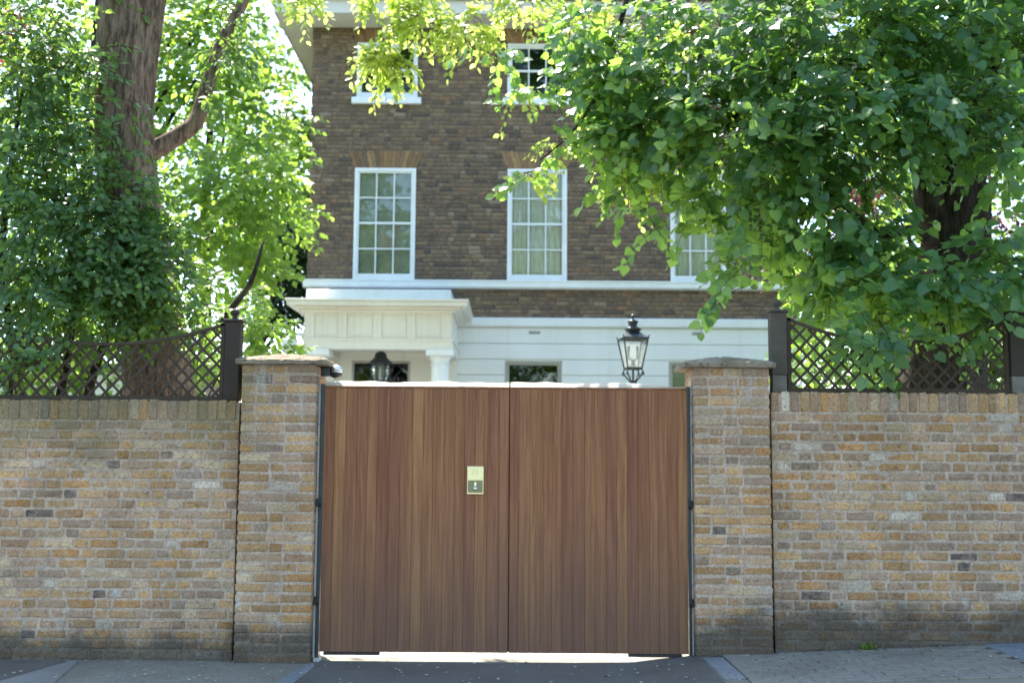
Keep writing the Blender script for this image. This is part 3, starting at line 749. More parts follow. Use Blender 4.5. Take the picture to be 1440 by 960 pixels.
PANE = {}
def pane_mesh(wd, ht, mat):
    k = (round(wd, 3), round(ht, 3), mat.name)
    if k not in PANE:
        me = MB().box(-wd / 2, wd / 2, -.002, .002, -ht / 2, ht / 2).mesh('pane'); me.materials.append(mat); PANE[k] = me
    return PANE[k]
def window(x0, x1, z0, z1, cols, rows, glassm, frame=M['joinery'], sill=False, back=None, bars=True, fw=.055, rec=.02):
    y = YH + rec
    f = MB(); f.box(x0 + .001, x0 + fw, y - .03, y + .09, z0 + .002, z1 - .002); f.box(x1 - fw, x1 - .001, y - .03, y + .09, z0 + .002, z1 - .002)
    f.box(x0 + fw, x1 - fw, y - .027, y + .088, z1 - fw, z1 - .002); f.box(x0 + fw, x1 - fw, y - .027, y + .088, z0 + .002, z0 + fw * .5)
    win = f.build('window', frame, house)
    a, b, c_, d_ = x0 + fw, x1 - fw, z0 + fw * .5, z1 - fw
    sw = .032; br = .085 if rows > 1 else .03
    s = MB(); half = (c_ + br + d_ - sw) / 2
    s.box(a, a + sw, y + .002, y + .045, c_, d_); s.box(b - sw, b, y + .002, y + .045, c_, d_)
    s.box(a + sw, b - sw, y + .003, y + .044, c_, c_ + br); s.box(a + sw, b - sw, y + .003, y + .044, d_ - sw, d_)
    s.build('sash', frame, win)
    a += sw; b -= sw; c_ += br; d_ -= sw; t_ = .022; pw = (b - a - t_ * (cols - 1)) / cols; ph = (d_ - c_ - t_ * (rows - 1)) / rows
    if cols > 1:
        g_ = MB()
        for i in range(1, cols): xx = a + i * pw + (i - 1) * t_; g_.box(xx, xx + t_, y + .006, y + .04, c_, d_)
        for j in range(1, rows):
            zz = c_ + j * ph + (j - 1) * t_; e = .008 if j * 2 == rows else 0
            g_.box(a, b, y + .004 - e, y + .038, zz - e, zz + t_ + e)
        g_.build('glazing_bars', frame, win)
    me = pane_mesh(pw, ph, glassm)
    for i in range(cols):
        for j in range(rows):
            o = bpy.data.objects.new('pane', me); COL.objects.link(o); o.location = (a + i * (pw + t_) + pw / 2, y + .024, c_ + j * (ph + t_) + ph / 2)
            o.rotation_euler = (random.uniform(-.012, .012), 0, random.uniform(-.012, .012)); place(o, win)
    if sill: MB().cbox(x0 - .08, x1 + .075, YH - .085, YH + .03, z0 - .118, z0 + .0, .008).build('sill', frame, win)
    if back == 'blind':
        MB().box(a - .03, b + .03, y + .085, y + .09, c_ - .02, d_ + .02).build('blind', M['blind'], win)
    if back == 'curtain':
        for s0, s1 in ((a - .03, a + (b - a) * .455), (a + (b - a) * .45, b + .03)):
            mb = MB(); m = 46; vs = []
            for zz in (c_ - .02, d_ + .02):
                for i in range(m + 1):
                    u = i / m; vs.append((s0 + (s1 - s0) * u, y + .10 + .018 * math.sin(u * 34 + s0) + .01 * math.sin(u * 71), zz))
            mb.add(vs, [(i, i + 1, m + 2 + i, m + 1 + i) for i in range(m)], True).build('curtain', M['curtain'], win)
    return win
for i, (a, b) in enumerate(W1): window(a, b, 4.735, 6.78, 3, 4, M['glass'], back=('blind', 'curtain', 'curtain')[i])
for i, (a, b) in enumerate(U1): window(a, b, 8.075, 9.12, 3, 2, M['glass_dark'], sill=True)
for a, b in G1: window(a, b, 1.7, 3.298, 1, 1, M['glass_dark'] if a < 0 else M['glass'], frame=M['taupe'], fw=.045, rec=.03, back=None if a < 0 else 'blind')
# rubbed brick flat arches
for (a, b) in W1 + U1:
    zt, zb = (7.09, 6.783) if a in [w_[0] for w_ in W1] and (a, b) in W1[:3] and openings else (9.39, 9.123)
    mb = MB(); n_ = 17
    if (a, b) in W1: zb, zt = 6.783, 7.09
    if (a, b) in U1: zb, zt = 9.123, 9.385
    for i in range(n_):
        u0, u1 = i / n_ + .004, (i + 1) / n_ - .004; sp_ = .13
        lo0, lo1 = a + (b - a) * u0, a + (b - a) * u1; hi0 = a - sp_ + (b - a + 2 * sp_) * u0; hi1 = a - sp_ + (b - a + 2 * sp_) * u1
        mb.prism([(lo0, zb), (lo1, zb), (hi1, zt), (hi0, zt)], 1, YH - .006 + random.uniform(-.002, .002), YH + .03)
    tag(mb.build('flat_arch', M['arch_brick'], house), kind='stuff')
# eaves and roof
OV, OF = .55, .66
ev = MB(); ev.box(HX0 - OV, HX1 + OV, YH - OF - .05, HB + OV, 9.402, 9.43); ev.build('soffit', M['soffit'], house)
mo = MB(); mo.prism([(YH - .001, 9.32), (YH - .03, 9.33), (YH - .09, 9.395), (YH - .001, 9.40)], 0, HX0 - .002, HX1); 
fa_ = MB(); fa_.box(HX0 - OV - .02, HX1 + OV + .02, YH - OF - .075, YH - OF - .051, 9.385, 9.70); fa_.box(HX0 - OV - .025, HX0 - OV - .001, YH - OF - .05, HB + OV, 9.385, 9.70); fa_.box(HX1 + OV + .001, HX1 + OV + .025, YH - OF - .05, HB + OV, 9.385, 9.70)
fa_.build('fascia', M['soffit'], house)
gu = MB(); 
gu.tube([(HX0 - OV - .08, YH - OF - .13, 9.68), (HX1 + OV + .08, YH - OF - .13, 9.68)], .055, 10); gu.tube([(HX0 - OV - .08, YH - OF - .13, 9.677), (HX0 - OV - .08, HB, 9.677)], .05, 10)
gu.build('gutter', M['steel_dark'], house)
rf = MB(); X0, X1, Y0, Y1, ZE, ZR = HX0 - OV - .03, HX1 + OV + .03, YH - OF - .09, HB + OV, 9.703, 11.5; hy = (Y0 + Y1) / 2; hh = 4.2
rf.add([(X0, Y0, ZE), (X1, Y0, ZE), (X1, Y1, ZE), (X0, Y1, ZE), (X0 + hh, hy, ZR), (X1 - hh, hy, ZR)], [(0, 1, 5, 4), (2, 3, 4, 5), (1, 2, 5), (3, 0, 4), (3, 2, 1, 0)])
rf.build('roof', M['slate'], house)
# downpipe at right corner
# portico
PX0, PX1, PY = -3.352, -.952, 9.40
po = MB(); po.box(PX0, PX1, PY, PY + .30, 3.293, 3.43); po.box(PX0, PX0 + .30, PY + .30, YH - .001, 3.293, 3.43); po.box(PX1 - .30, PX1, PY + .30, YH - .001, 3.293, 3.43)
po.box(PX0 + .012, PX1 - .012, PY + .012, YH - .002, 3.431, 3.91)
po.box(PX0 - .02, PX1 + .02, PY - .02, YH - .003, 3.43, 3.462)
portico = po.build('portico', M['bounce_warm'], house)
cn = MB()
for z0, z1, e in ((3.885, 3.925, .05), (3.926, 3.965, .12), (3.966, 4.035, .235), (4.036, 4.072, .26)): cn.cbox(PX0 - e, PX1 + e, PY - e, YH - .004, z0, z1, .008)
cn.build('cornice', M['bounce_warm'], portico)
dn = MB()
for x in (PX0 + .04, PX0 + .56, PX0 + 1.12, PX0 + 1.66, PX0 + 2.22):
    MB().cbox(x, x + .14, PY - .012, PY + .011, 3.465, 3.845, .004).build('frieze_block', M['bounce_warm'], portico)
    MB().cbox(x - .01, x + .15, PY - .03, PY + .01, 3.846, 3.884, .004).build('block_capital', M['bounce_warm'], portico)
    MB().cbox(x + .05, x + .07, PY - .021, PY - .0125, 3.50, 3.80, .003).build('flute_strip', M['bounce_warm'], portico)
for i, x in enumerate((PX0 + .19, PX0 + .71, PX0 + 1.27, PX0 + 1.81)):
    w_ = (.36, .40, .38, .40)[i]
    p_ = MB(); p_.box(x, x + w_, PY + .002, PY + .011, 3.50, 3.52); p_.box(x, x + w_, PY + .002, PY + .011, 3.81, 3.83); p_.box(x, x + .02, PY + .002, PY + .011, 3.52, 3.81); p_.box(x + w_ - .02, x + w_, PY + .002, PY + .011, 3.52, 3.81)
    p_.build('frieze_panel', M['bounce_warm'], portico)
MB().cbox(-3.36, -1.0, 9.62, YH - .005, 4.073, 4.292, .01).build('blocking_course', M['joinery'], portico)
for xc in (-1.157, -3.147):
    co = MB(); co.lathe([(.19, .3), (.19, .38), (.165, .40), (.165, .44), (.160, .9), (.156, 1.6), (.150, 2.4), (.145, 3.03), (.145, 3.04), (.162, 3.05), (.162, 3.07), (.148, 3.08), (.148, 3.12), (.16, 3.14), (.18, 3.17), (.19, 3.19)], (xc, PY + .19, 0), 28)
    co.build('column', M['joinery'], portico)
    MB().cbox(xc - .22, xc + .22, PY - .03, PY + .41, 3.191, 3.292, .008).build('abacus', M['joinery'], portico)
for xc in (-1.08, -3.23):
    MB().cbox(xc - .10, xc + .10, YH - .12, YH - .006, .3, 3.29, .008).build('pilaster', M['bounce_warm'], portico)
st = MB(); st.box(PX0 - .1, PX1 + .1, PY - .1, YH - .01, -.03, .3); st.box(PX0 + .3, PX1 - .3, PY - .42, PY - .101, -.03, .15); st.build('step', M['slab_pale'], portico)
MB().box(PX0 - .0, PX1, YH - .008, YH + .003, 3.285, 3.43).build('wall_plate', M['bounce_warm'], portico)
cw = MB(); holed(HX0 + .02, -1.0, .3, 3.285, YH - .005, YH + .003, DO, cw); cw.build('porch_wall', M['bounce_warm'], portico)
# front door and its overlight
fd = MB(); fd.box(-2.84, -2.80, YH - .012, YH + .1, .3, 3.279); fd.box(-1.844, -1.805, YH - .012, YH + .1, .3, 3.279); fd.box(-2.80, -1.844, YH - .011, YH + .1, 3.235, 3.279); fd.box(-2.80, -1.844, YH - .011, YH + .1, 2.58, 2.66)
fdo = fd.build('front_door', M['taupe'], house)
MB().cbox(-2.798, -1.846, YH + .03, YH + .08, .31, 2.579, .005).build('door_leaf', M['door'], fdo)
ov = MB().box(-2.799, -1.845, YH + .04, YH + .046, 2.661, 3.234); ov.build('overlight', M['glass_dark'], fdo)
lb = MB()
for k in range(-2, 3):
    x = -2.8 + k * .38
    for sg in (1, -1):
        pts = [(x + .0 + (s if sg > 0 else .57 - s), 2.661 + s) for s in np.linspace(0, .572, 40) if -2.799 < x + (s if sg > 0 else .57 - s) < -1.845]
        if len(pts) > 3: lb.tube([(pts[0][0], YH + .037, pts[0][1]), (pts[-1][0], YH + .037, pts[-1][1])], .005, 4)
lb.build('leading', M['lead'], fdo)

# hanging porch lantern
hl = empty('hanging_lantern', (-2.17, 10.0, 2.78), 'black round lantern hanging from the white porch ceiling', 'lantern')
c0 = (-2.17, 10.0, 0)
k = MB(); k.lathe([(.006, 3.428), (.006, 3.32), (.03, 3.315), (.07, 3.295), (.10, 3.255), (.105, 3.21), (.125, 3.19), (.19, 3.13), (.195, 3.112), (.15, 3.105)], c0, 20); k.build('cap', M['iron'], hl)
k = MB()
for i in range(6):
    th = i * math.pi / 3 + .2; path = [(c0[0] + r * math.cos(th), c0[1] + r * math.sin(th), z) for r, z in ((.15, 3.11), (.155, 3.02), (.15, 2.92), (.12, 2.84), (.06, 2.79))]
    k.tube(path, .011, 6)
for z, r in ((3.02, .156), (2.90, .146), (2.80, .07)):
    k.tube([(c0[0] + r * math.cos(a), c0[1] + r * math.sin(a), z) for a in np.linspace(0, 2 * math.pi, 25)], .009, 6)
k.build('cage', M['iron'], hl)
k = MB(); k.lathe([(.14, 3.10), (.145, 3.02), (.14, 2.92), (.112, 2.85), (.055, 2.80)], c0, 18); k.build('glass_bowl', M['lamp_glass'], hl)
k = MB(); k.lathe([(.02, 2.82), (.02, 2.92), (.012, 2.95), (.018, 3.0), (.004, 3.06)], c0, 10); k.build('candle', M['bulb'], hl)

# ------------------------------------------------------------------ lamp post in the drive
lx, ly = 1.415, 4.5
lp = empty('lamp_post', (lx, ly, -.02), 'black Victorian street lantern on a post rising behind the gate', 'lamp post')
k = MB(); k.lathe([(.16, 0), (.16, .12), (.11, .16), (.09, .5), (.07, .56), (.055, .6), (.045, 1.4), (.04, 2.2), (.055, 2.22), (.055, 2.26), (.035, 2.28), (.03, 2.44), (.045, 2.445), (.045, 2.462), (.02, 2.47)], (lx, ly, -.02), 18); k.build('post', M['iron'], lp)
ANG = rad(9)
def sq(r, z, i): a = ANG + math.pi / 4 + i * math.pi / 2; return (lx + r * math.cos(a), ly + r * math.sin(a), z)
rb, rt, zb, zt = .118, .205, 2.600, 2.945
k = MB()
for i in range(4):
    k.tube([sq(rb, zb, i), sq(rt, zt, i), sq(rt + .012, zt + .03, i), sq(rt + .02, zt + .045, i)], [.009, .009, .007, .003], 6)
    k.tube([sq(rb, zb, i), sq(rb, zb, i + 1)], .012, 6); k.tube([sq(rt, zt, i), sq(rt, zt, i + 1)], .012, 6)
k.build('frame', M['iron'], lp)
for i in range(4):
    MB().add([sq(rb - .004, zb + .008, i), sq(rb - .004, zb + .008, i + 1), sq(rt - .004, zt - .008, i + 1), sq(rt - .004, zt - .008, i)], [(0, 1, 2, 3)]).build('pane', M['lamp_glass'], lp)
k = MB()
prof = [(rt + .01, zt), (rt + .01, zt + .012), (.115, zt + .066), (.09, zt + .085), (.09, zt + .105)]
for (r0, z0), (r1, z1) in zip(prof, prof[1:]):
    for i in range(4): k.quad(sq(r0, z0, i), sq(r0, z0, i + 1), sq(r1, z1, i + 1), sq(r1, z1, i))
k.lathe([(.088, zt + .10), (.10, zt + .108), (.10, zt + .125), (.06, zt + .14), (.052, zt + .15), (.052, zt + .19), (.064, zt + .195), (.064, zt + .21), (.03, zt + .225), (.012, zt + .235), (.012, zt + .25), (.024, zt + .258), (.026, zt + .27), (.016, zt + .285), (.003, zt + .295)], (lx, ly, 0), 16)
k.build('roof', M['iron'], lp)
k = MB()
for i in range(4):
    a = ANG + math.pi / 4 + i * math.pi / 2
    for pts in ([(.03, 2.44), (.08, 2.485), (.115, 2.53), (.13, 2.56), (.12, 2.59), (.10, 2.60)], [(.13, 2.56), (.145, 2.545), (.138, 2.525), (.122, 2.53)]):
        k.tube([(lx + r * math.cos(a), ly + r * math.sin(a), z) for r, z in pts], .009, 6)
k.tube([(lx, ly, 2.44), (lx, ly, 2.61)], .012, 8); k.build('scroll_bracket', M['iron'], lp)
k = MB(); k.lathe([(.035, 2.61), (.035, 2.64), (.02, 2.65), (.02, 2.70)], (lx, ly, 0), 12)
for s in (-1, 1): k.tube([(lx + s * .008, ly, 2.70), (lx + s * .05, ly, 2.71), (lx + s * .055, ly, 2.76), (lx + s * .05, ly, 2.86)], .015, 8)
k.build('bulb', M['bulb'], lp)

# ------------------------------------------------------------------ security cameras
def cctv(x, y, z, sx, label):
    t = empty('security_camera', (x, y, z), label, 'security camera', 'white dome security cameras on the house')
    k = MB(); k.tube([(x - sx * .0, y, z + .12), (x - sx * .12, y, z + .13), (x - sx * .2, y, z + .12), (x - sx * .235, y, z + .07)], [.03, .035, .04, .05], 10); k.box(x - .012, x + .012, y - .07, y + .07, z + .04, z + .2); k.build('arm', M['white_plastic'], t)
    c = (x - sx * .24, y, z - .12); k = MB(); k.lathe([(.05, .2), (.09, .18), (.125, .13), (.135, .06), (.13, .02)], c, 20); k.build('housing', M['white_plastic'], t)
    k = MB(); k.lathe([(.118, .019), (.115, -.02), (.09, -.06), (.045, -.085), (.004, -.09)], c, 20); k.build('dome', M['white_plastic'], t)
cctv(PX0 - .022, 9.62, 3.42, 1, 'white dome security camera on left side of the white portico')
cctv(HX1 + .012, YH + .3, 4.36, -1, 'white dome security camera at right corner of the house below the string course')

# ------------------------------------------------------------------ white garage in the garden, far left
ga = empty('garage', (-8.4, 13.2, 0), 'low white rendered garage seen through the left trellis', 'garage')
MB().box(-10.6, -5.8, 11.5, 15, -.03, 3.05).build('wall', M['stucco'], ga)
MB().cbox(-10.8, -5.6, 11.3, 15.2, 3.051, 3.2, .01).build('roof', M['lead'], ga)

# ------------------------------------------------------------------ trees
HEART = np.array([(0.04, 0, 0), (-.05, .22, .03), (.10, .44, .05), (.40, .50, .05), (.72, .30, .0), (1.02, 0, -.14), (.72, -.30, .0), (.40, -.50, .05), (.10, -.44, .05), (-.05, -.22, .03), (.5, 0, -.03)])
HEART_F = [(10, 0, 1, 2, 3), (10, 3, 4, 5), (10, 5, 6, 7), (10, 7, 8, 9, 0)]
OVAL = np.array([(0, 0, 0), (.22, .24, .03), (.52, .30, .03), (.80, .16, -.02), (1.05, 0, -.12), (.80, -.16, -.02), (.52, -.30, .03), (.22, -.24, .03), (.5, 0, -.03)])
OVAL_F = [(8, 0, 1, 2), (8, 2, 3, 4), (8, 4, 5, 6), (8, 6, 7, 0)]
DIAM = np.array([(0, 0, 0), (.45, .36, .05), (1, 0, -.1), (.45, -.36, .05)])
DIAM_F = [(0, 1, 2), (0, 2, 3)]
def frames(ax, nm):
    a = nrm(ax); n_ = nm - (nm * a).sum(1)[:, None] * a; n_ = nrm(n_); b = np.cross(n_, a); return a, b, n_
def leaf_mesh(name, P, a, b, n_, size, shape):
    T, TF = shape; k = len(T); N = len(P)
    V = P[:, None, :] + size[:, None, None] * (T[None, :, 0:1] * a[:, None, :] + T[None, :, 1:2] * b[:, None, :] + T[None, :, 2:3] * n_[:, None, :])
    lens = [len(f) for f in TF]; flat = np.concatenate([np.array(f) for f in TF])
    lp = (np.arange(N)[:, None] * k + flat[None, :]).reshape(-1)
    tot = np.tile(lens, N); st = np.concatenate([[0], np.cumsum(tot)[:-1]])
    return np_mesh(name, V.reshape(-1, 3), lp, st, tot, smooth=len(TF) > 2)

def sprays(clumps, per=11, length=.42, droop=.35, size=.085, flat=.5, shell=.55, outward=None, keep=None):
    """twigs spread through ellipsoids, leaves alternate along each twig. clumps: (centre, radii, twigs)"""
    O = []; D = []
    for c, r, n_ in clumps:
        u = nrm(rng.normal(size=(n_, 3))); rr = (shell + (1 - shell) * rng.random((n_, 1))) * rng.random((n_, 1)) ** .33
        O.append(np.array(c) + u * rr * np.array(r)); D.append(u * np.array([1, 1, .5]) + rng.normal(size=(n_, 3)) * .45 + np.array([0, -.12, -.05]))
    O = np.concatenate(O); D = nrm(np.concatenate(D)); n_ = len(O)
    L = length * rng.uniform(.6, 1.25, n_)
    t_ = (np.arange(per) + .4) / per; T = np.broadcast_to(t_, (n_, per))
    pts = O[:, None, :] + D[:, None, :] * (L[:, None] * T)[:, :, None]; pts[:, :, 2] -= (droop * L[:, None] * T ** 2)
    side = np.where(np.arange(per) % 2 == 0, 1.0, -1.0)
    up = nrm(np.array([0, -.25, 1.0]) + rng.normal(size=(n_, 3)) * .35)
    S = nrm(np.cross(D, up))
    ax = D[:, None, :] * .55 + S[:, None, :] * side[None, :, None] * .75 + np.array([0, 0, -.45]) + rng.normal(size=(n_, per, 3)) * .25
    nm = up[:, None, :] * flat + D[:, None, :] * .35 + np.array([0, -.45, .1]) + rng.normal(size=(n_, per, 3)) * .33
    sz = size * rng.uniform(.6, 1.2, (n_, per))
    P = (pts + nrm(ax) * size * .25).reshape(-1, 3)
    return P, ax.reshape(-1, 3), nm.reshape(-1, 3), sz.reshape(-1), O, D, L, droop

def twig_mesh(O, D, L, droop, r=.0035, back=.25):
    n_ = len(O); ts = np.array([-back, .0, .5, 1.0]); V = []
    pts = O[:, None, :] + D[:, None, :] * (L[:, None] * ts)[:, :, None]; pts[:, :, 2] -= droop * L[:, None] * np.clip(ts, 0, 1) ** 2
    a = nrm(np.cross(D, np.array([.2, .3, 1.0]))); b = nrm(np.cross(D, a)); rr = np.array([1.3, 1, .8, .4]) * r
    ang = np.array([0, 2.094, 4.189])
    ring = a[:, None, :] * np.cos(ang)[None, :, None] + b[:, None, :] * np.sin(ang)[None, :, None]
    V = pts[:, :, None, :] + ring[:, None, :, :] * rr[None, :, None, None]
    f = [(s * 3 + k, s * 3 + (k + 1) % 3, s * 3 + 3 + (k + 1) % 3, s * 3 + 3 + k) for s in range(3) for k in range(3)]
    lp = (np.arange(n_)[:, None, None] * 12 + np.array(f)[None]).reshape(-1); m = n_ * 9
    return np_mesh('twigs', V.reshape(-1, 3), lp, np.arange(m) * 4, np.full(m, 4))

def foliage(tree, groups, mats_shape, n_parts=0, twigs=True):
    """groups: list of (clumps, kwargs, material, shape)"""
    cand = []
    for gi, (clumps, kw, mat, shape) in enumerate(groups):
        P, ax, nm, sz, O, D, L, dr = sprays(clumps, **kw)
        a, b, n_ = frames(ax, nm); sel = np.ones(len(P), bool)
        if n_parts:
            px, py, z = proj(P); ok = (px > 5) & (px < 1435) & (py > 5) & (py < 955)
            sc = np.where(ok, sz / z * (.4 + np.abs((n_ * nrm(EYE - P)).sum(1))) - z * .0012, -9)
            cand.append((gi, P, a, b, n_, sz, sc, sel, mat, shape))
        else: cand.append((gi, P, a, b, n_, sz, None, sel, mat, shape))
        if twigs: tag(link('twigs', twig_mesh(O, D, L, dr), M['twig'], tree), kind='stuff')
    if n_parts:
        allsc = np.concatenate([c[6] for c in cand]); thr = np.sort(allsc)[-n_parts]
        for gi, P, a, b, n_, sz, sc, sel, mat, shape in cand:
            me = MB().add([tuple(p) for p in shape[0]], shape[1], True).mesh('leaf'); me.materials.append(mat)
            base = wloc(tree)
            for i in np.where(sc >= thr)[0]:
                sel[i] = False; o = bpy.data.objects.new('leaf', me); COL.objects.link(o); o.parent = tree; s = sz[i]; q_ = P[i] - np.array(base)
                o.matrix_local = Matrix(((a[i][0] * s, b[i][0] * s, n_[i][0] * s, q_[0]), (a[i][1] * s, b[i][1] * s, n_[i][1] * s, q_[1]), (a[i][2] * s, b[i][2] * s, n_[i][2] * s, q_[2]), (0, 0, 0, 1)))
    for gi, P, a, b, n_, sz, sc, sel, mat, shape in cand:
        tag(link('foliage', leaf_mesh('foliage', P[sel], a[sel], b[sel], n_[sel], sz[sel], shape), mat, tree), kind='stuff')

def limb(name, tree, pts, radii, mat, n=14, sub=6, ridge=.06, seed=0):
    P = np.array([np.asarray(p, float) for p in pts]); R = np.array(radii, float); m = len(P)
    ts = np.linspace(0, m - 1, (m - 1) * sub + 1); Q = []; RR = []
    for t_ in ts:                                        # Catmull-Rom
        i = min(int(t_), m - 2); u = t_ - i; p0, p1, p2, p3 = P[max(i - 1, 0)], P[i], P[i + 1], P[min(i + 2, m - 1)]
        Q.append(.5 * (2 * p1 + (p2 - p0) * u + (2 * p0 - 5 * p1 + 4 * p2 - p3) * u * u + (3 * p1 - p0 - 3 * p2 + p3) * u ** 3)); RR.append(R[i] * (1 - u) + R[i + 1] * u)
    ph = rng.uniform(0, 6.28, 6); fq = rng.integers(3, 11, 6)
    fn = lambda th, i: 1 + ridge * sum(math.sin(fq[k_] * th + ph[k_] + i * .13 * (1 if k_ % 2 else -1)) for k_ in range(6)) / 2.2
    return MB().tube(Q, RR, n, fn=fn if ridge else None).build(name, mat, tree)

def W(px, py, Y): return at(px, py, Y)
def clump(px, py, Y, rx, ry, rz, n): return (at(px, py, Y), (rx, ry, rz), n)

# --- lime tree, right
lime = empty('lime_tree', (3.9, 1.7, .15), 'big lime tree with dark trunk behind the right wall, its leaves hanging over the gate', 'tree')
YL = 1.7
limb('trunk', lime, [(3.9, YL, .1), (3.92, YL, 1.2), W(1325, 540, YL), W(1335, 420, YL), W(1345, 340, YL), W(1350, 260, YL)], [.46, .40, .37, .34, .30, .26], M['bark_dark'], 26, 8, .07)
limb('limb', lime, [W(1340, 330, YL), W(1345, 260, YL - .05), W(1362, 180, YL), W(1375, 80, YL + .1), W(1390, -60, YL + .2), W(1400, -300, YL + .3)], [.26, .24, .22, .19, .16, .1], M['bark_dark'], 18, 6, .06)
limb('limb', lime, [W(1338, 350, YL), W(1312, 300, YL - .1), W(1302, 220, YL - .1), W(1285, 130, YL - .1), W(1240, 20, YL), W(1170, -120, YL)], [.20, .15, .13, .12, .10, .07], M['bark_dark'], 14, 6, .06)
limb('limb', lime, [W(1335, 370, YL), W(1290, 325, YL - .4), W(1240, 330, YL - .8), W(1200, 300, YL - .9), W(1160, 270, YL - .9)], [.10, .05, .035, .025, .012], M['bark_dark'], 10, 5, .04)
limb('limb', lime, [W(1285, 130, YL - .1), W(1200, 90, YL - .3), W(1120, 105, YL - .4), W(1060, 140, YL - .4), W(1010, 190, YL - .3)], [.07, .05, .035, .028, .015], M['bark_dark'], 10, 5, .03)
limb('limb', lime, [W(1240, 20, YL), W(1050, -60, YL), W(900, -70, YL), W(760, -40, YL + .1), W(620, -30, YL + .3), W(500, -10, YL + .4)], [.09, .07, .055, .04, .028, .012], M['bark_dark'], 10, 5, .03)
limb('limb', lime, [W(900, -70, YL), W(870, 40, YL), W(850, 110, YL), W(810, 180, YL), W(760, 225, YL - .1)], [.035, .025, .018, .012, .006], M['bark_dark'], 8, 5, .02)
main = [clump(1235, 480, .02, .2, .05, .10, 7), clump(1390, 455, .05, .18, .05, .06, 4), clump(1360, 40, 1.0, 1.3, .9, .85, 190), clump(1160, 50, 1.0, 1.1, 1.0, .85, 190), clump(985, 60, 1.4, .85, .8, .75, 95), clump(900, 120, 1.6, .45, .6, .55, 46),
        clump(895, 225, 1.6, .32, .4, .33, 22), clump(960, 180, 1.4, .5, .6, .5, 44), clump(1060, 190, 1.1, .8, .8, .65, 120), clump(1190, 190, .6, .75, .7, .6, 100),
        clump(1330, 150, .3, .9, .6, .35, 60), clump(1070, 310, 1.0, .40, .5, .40, 34), clump(1150, 320, 1.0, .45, .6, .5, 52), clump(1035, 380, .5, .13, .15, .33, 7), clump(975, 280, 1.3, .22, .3, .22, 10),
        clump(1170, 395, .9, .28, .4, .22, 26), clump(1225, 330, .7, .3, .3, .2, 20), clump(1235, 400, .6, .42, .4, .26, 44), clump(1330, 410, .4, .42, .4, .17, 34), clump(1420, 385, .3, .35, .5, .30, 44), clump(1235, 460, .25, .2, .15, .10, 9), clump(1200, 90, 2.8, 1.0, .5, .6, 70), clump(1340, 100, 2.8, 1.0, .5, .6, 70),
        clump(1420, 210, .3, .35, .5, .35, 22), clump(1150, 455, 1.2, .15, .2, .12, 4)]
tips = [clump(860, 100, 1.6, .32, .4, .40, 44), clump(870, 190, 1.6, .26, .3, .28, 26), clump(800, 40, 1.7, .28, .3, .2, 20), clump(815, 120, 1.7, .12, .2, .12, 6), clump(790, 195, 1.5, .16, .2, .12, 5), clump(752, 235, 1.4, .12, .1, .10, 3), clump(870, 260, 1.6, .16, .2, .15, 6),
        clump(745, 130, 1.6, .14, .2, .10, 4), clump(695, 85, 1.7, .14, .2, .12, 5), clump(900, 340, 1.2, .1, .1, .12, 0) if False else clump(925, 318, 1.2, .10, .15, .10, 3), clump(850, 200, 1.6, .22, .3, .2, 9)]
pale = [clump(535, 82, 3.0, .26, .2, .12, 55), clump(590, 30, 3.0, .40, .3, .14, 48), clump(655, 40, 2.9, .28, .3, .16, 42), clump(560, -10, 3.1, .6, .3, .16, 46), clump(425, 0, 3.2, .24, .2, .10, 18), clump(725, 0, 2.9, .35, .3, .14, 30), clump(815, 20, 2.6, .30, .3, .18, 34), clump(840, 120, 2.2, .16, .2, .15, 14), clump(870, 150, 2.1, .24, .2, .22, 34), clump(890, 240, 2.0, .28, .2, .14, 32), clump(790, 200, 2.2, .14, .12, .07, 9), clump(742, 246, 2.0, .08, .08, .06, 4), clump(840, 60, 2.2, .25, .2, .2, 28), clump(920, 40, 2.6, .3, .2, .2, 24), clump(728, 132, 2.4, .08, .1, .05, 4)]  # clumps along the left edge brighten it as if in sun
upper = [((3.6, 1.8, 7.4), (2.8, 2.2, 1.1), 330), ((4.6, 1.5, 6.2), (1.6, 1.4, .8), 130), ((3.8, 2.2, 9.2), (2.2, 2.0, 1.2), 150), ((5.6, 1.4, 4.6), (.9, 1.2, 1.3), 110)]
foliage(lime, [(main, dict(per=10, length=.42, size=.099), M['lime_leaf'], (HEART, HEART_F)), (main, dict(per=4, length=.36, size=.075), M['lime_leaf'], (OVAL, OVAL_F)), (tips, dict(per=11, length=.36, size=.085, droop=.45), M['lime_leaf'], (HEART, HEART_F)),
               (pale, dict(per=13, length=.24, size=.085, droop=.8), M['pale_lit_leaf'], (OVAL, OVAL_F))], None, 300)
foliage(lime, [(upper, dict(per=12, length=.5, size=.12), M['lime_leaf'], (DIAM, DIAM_F))], None, 0)

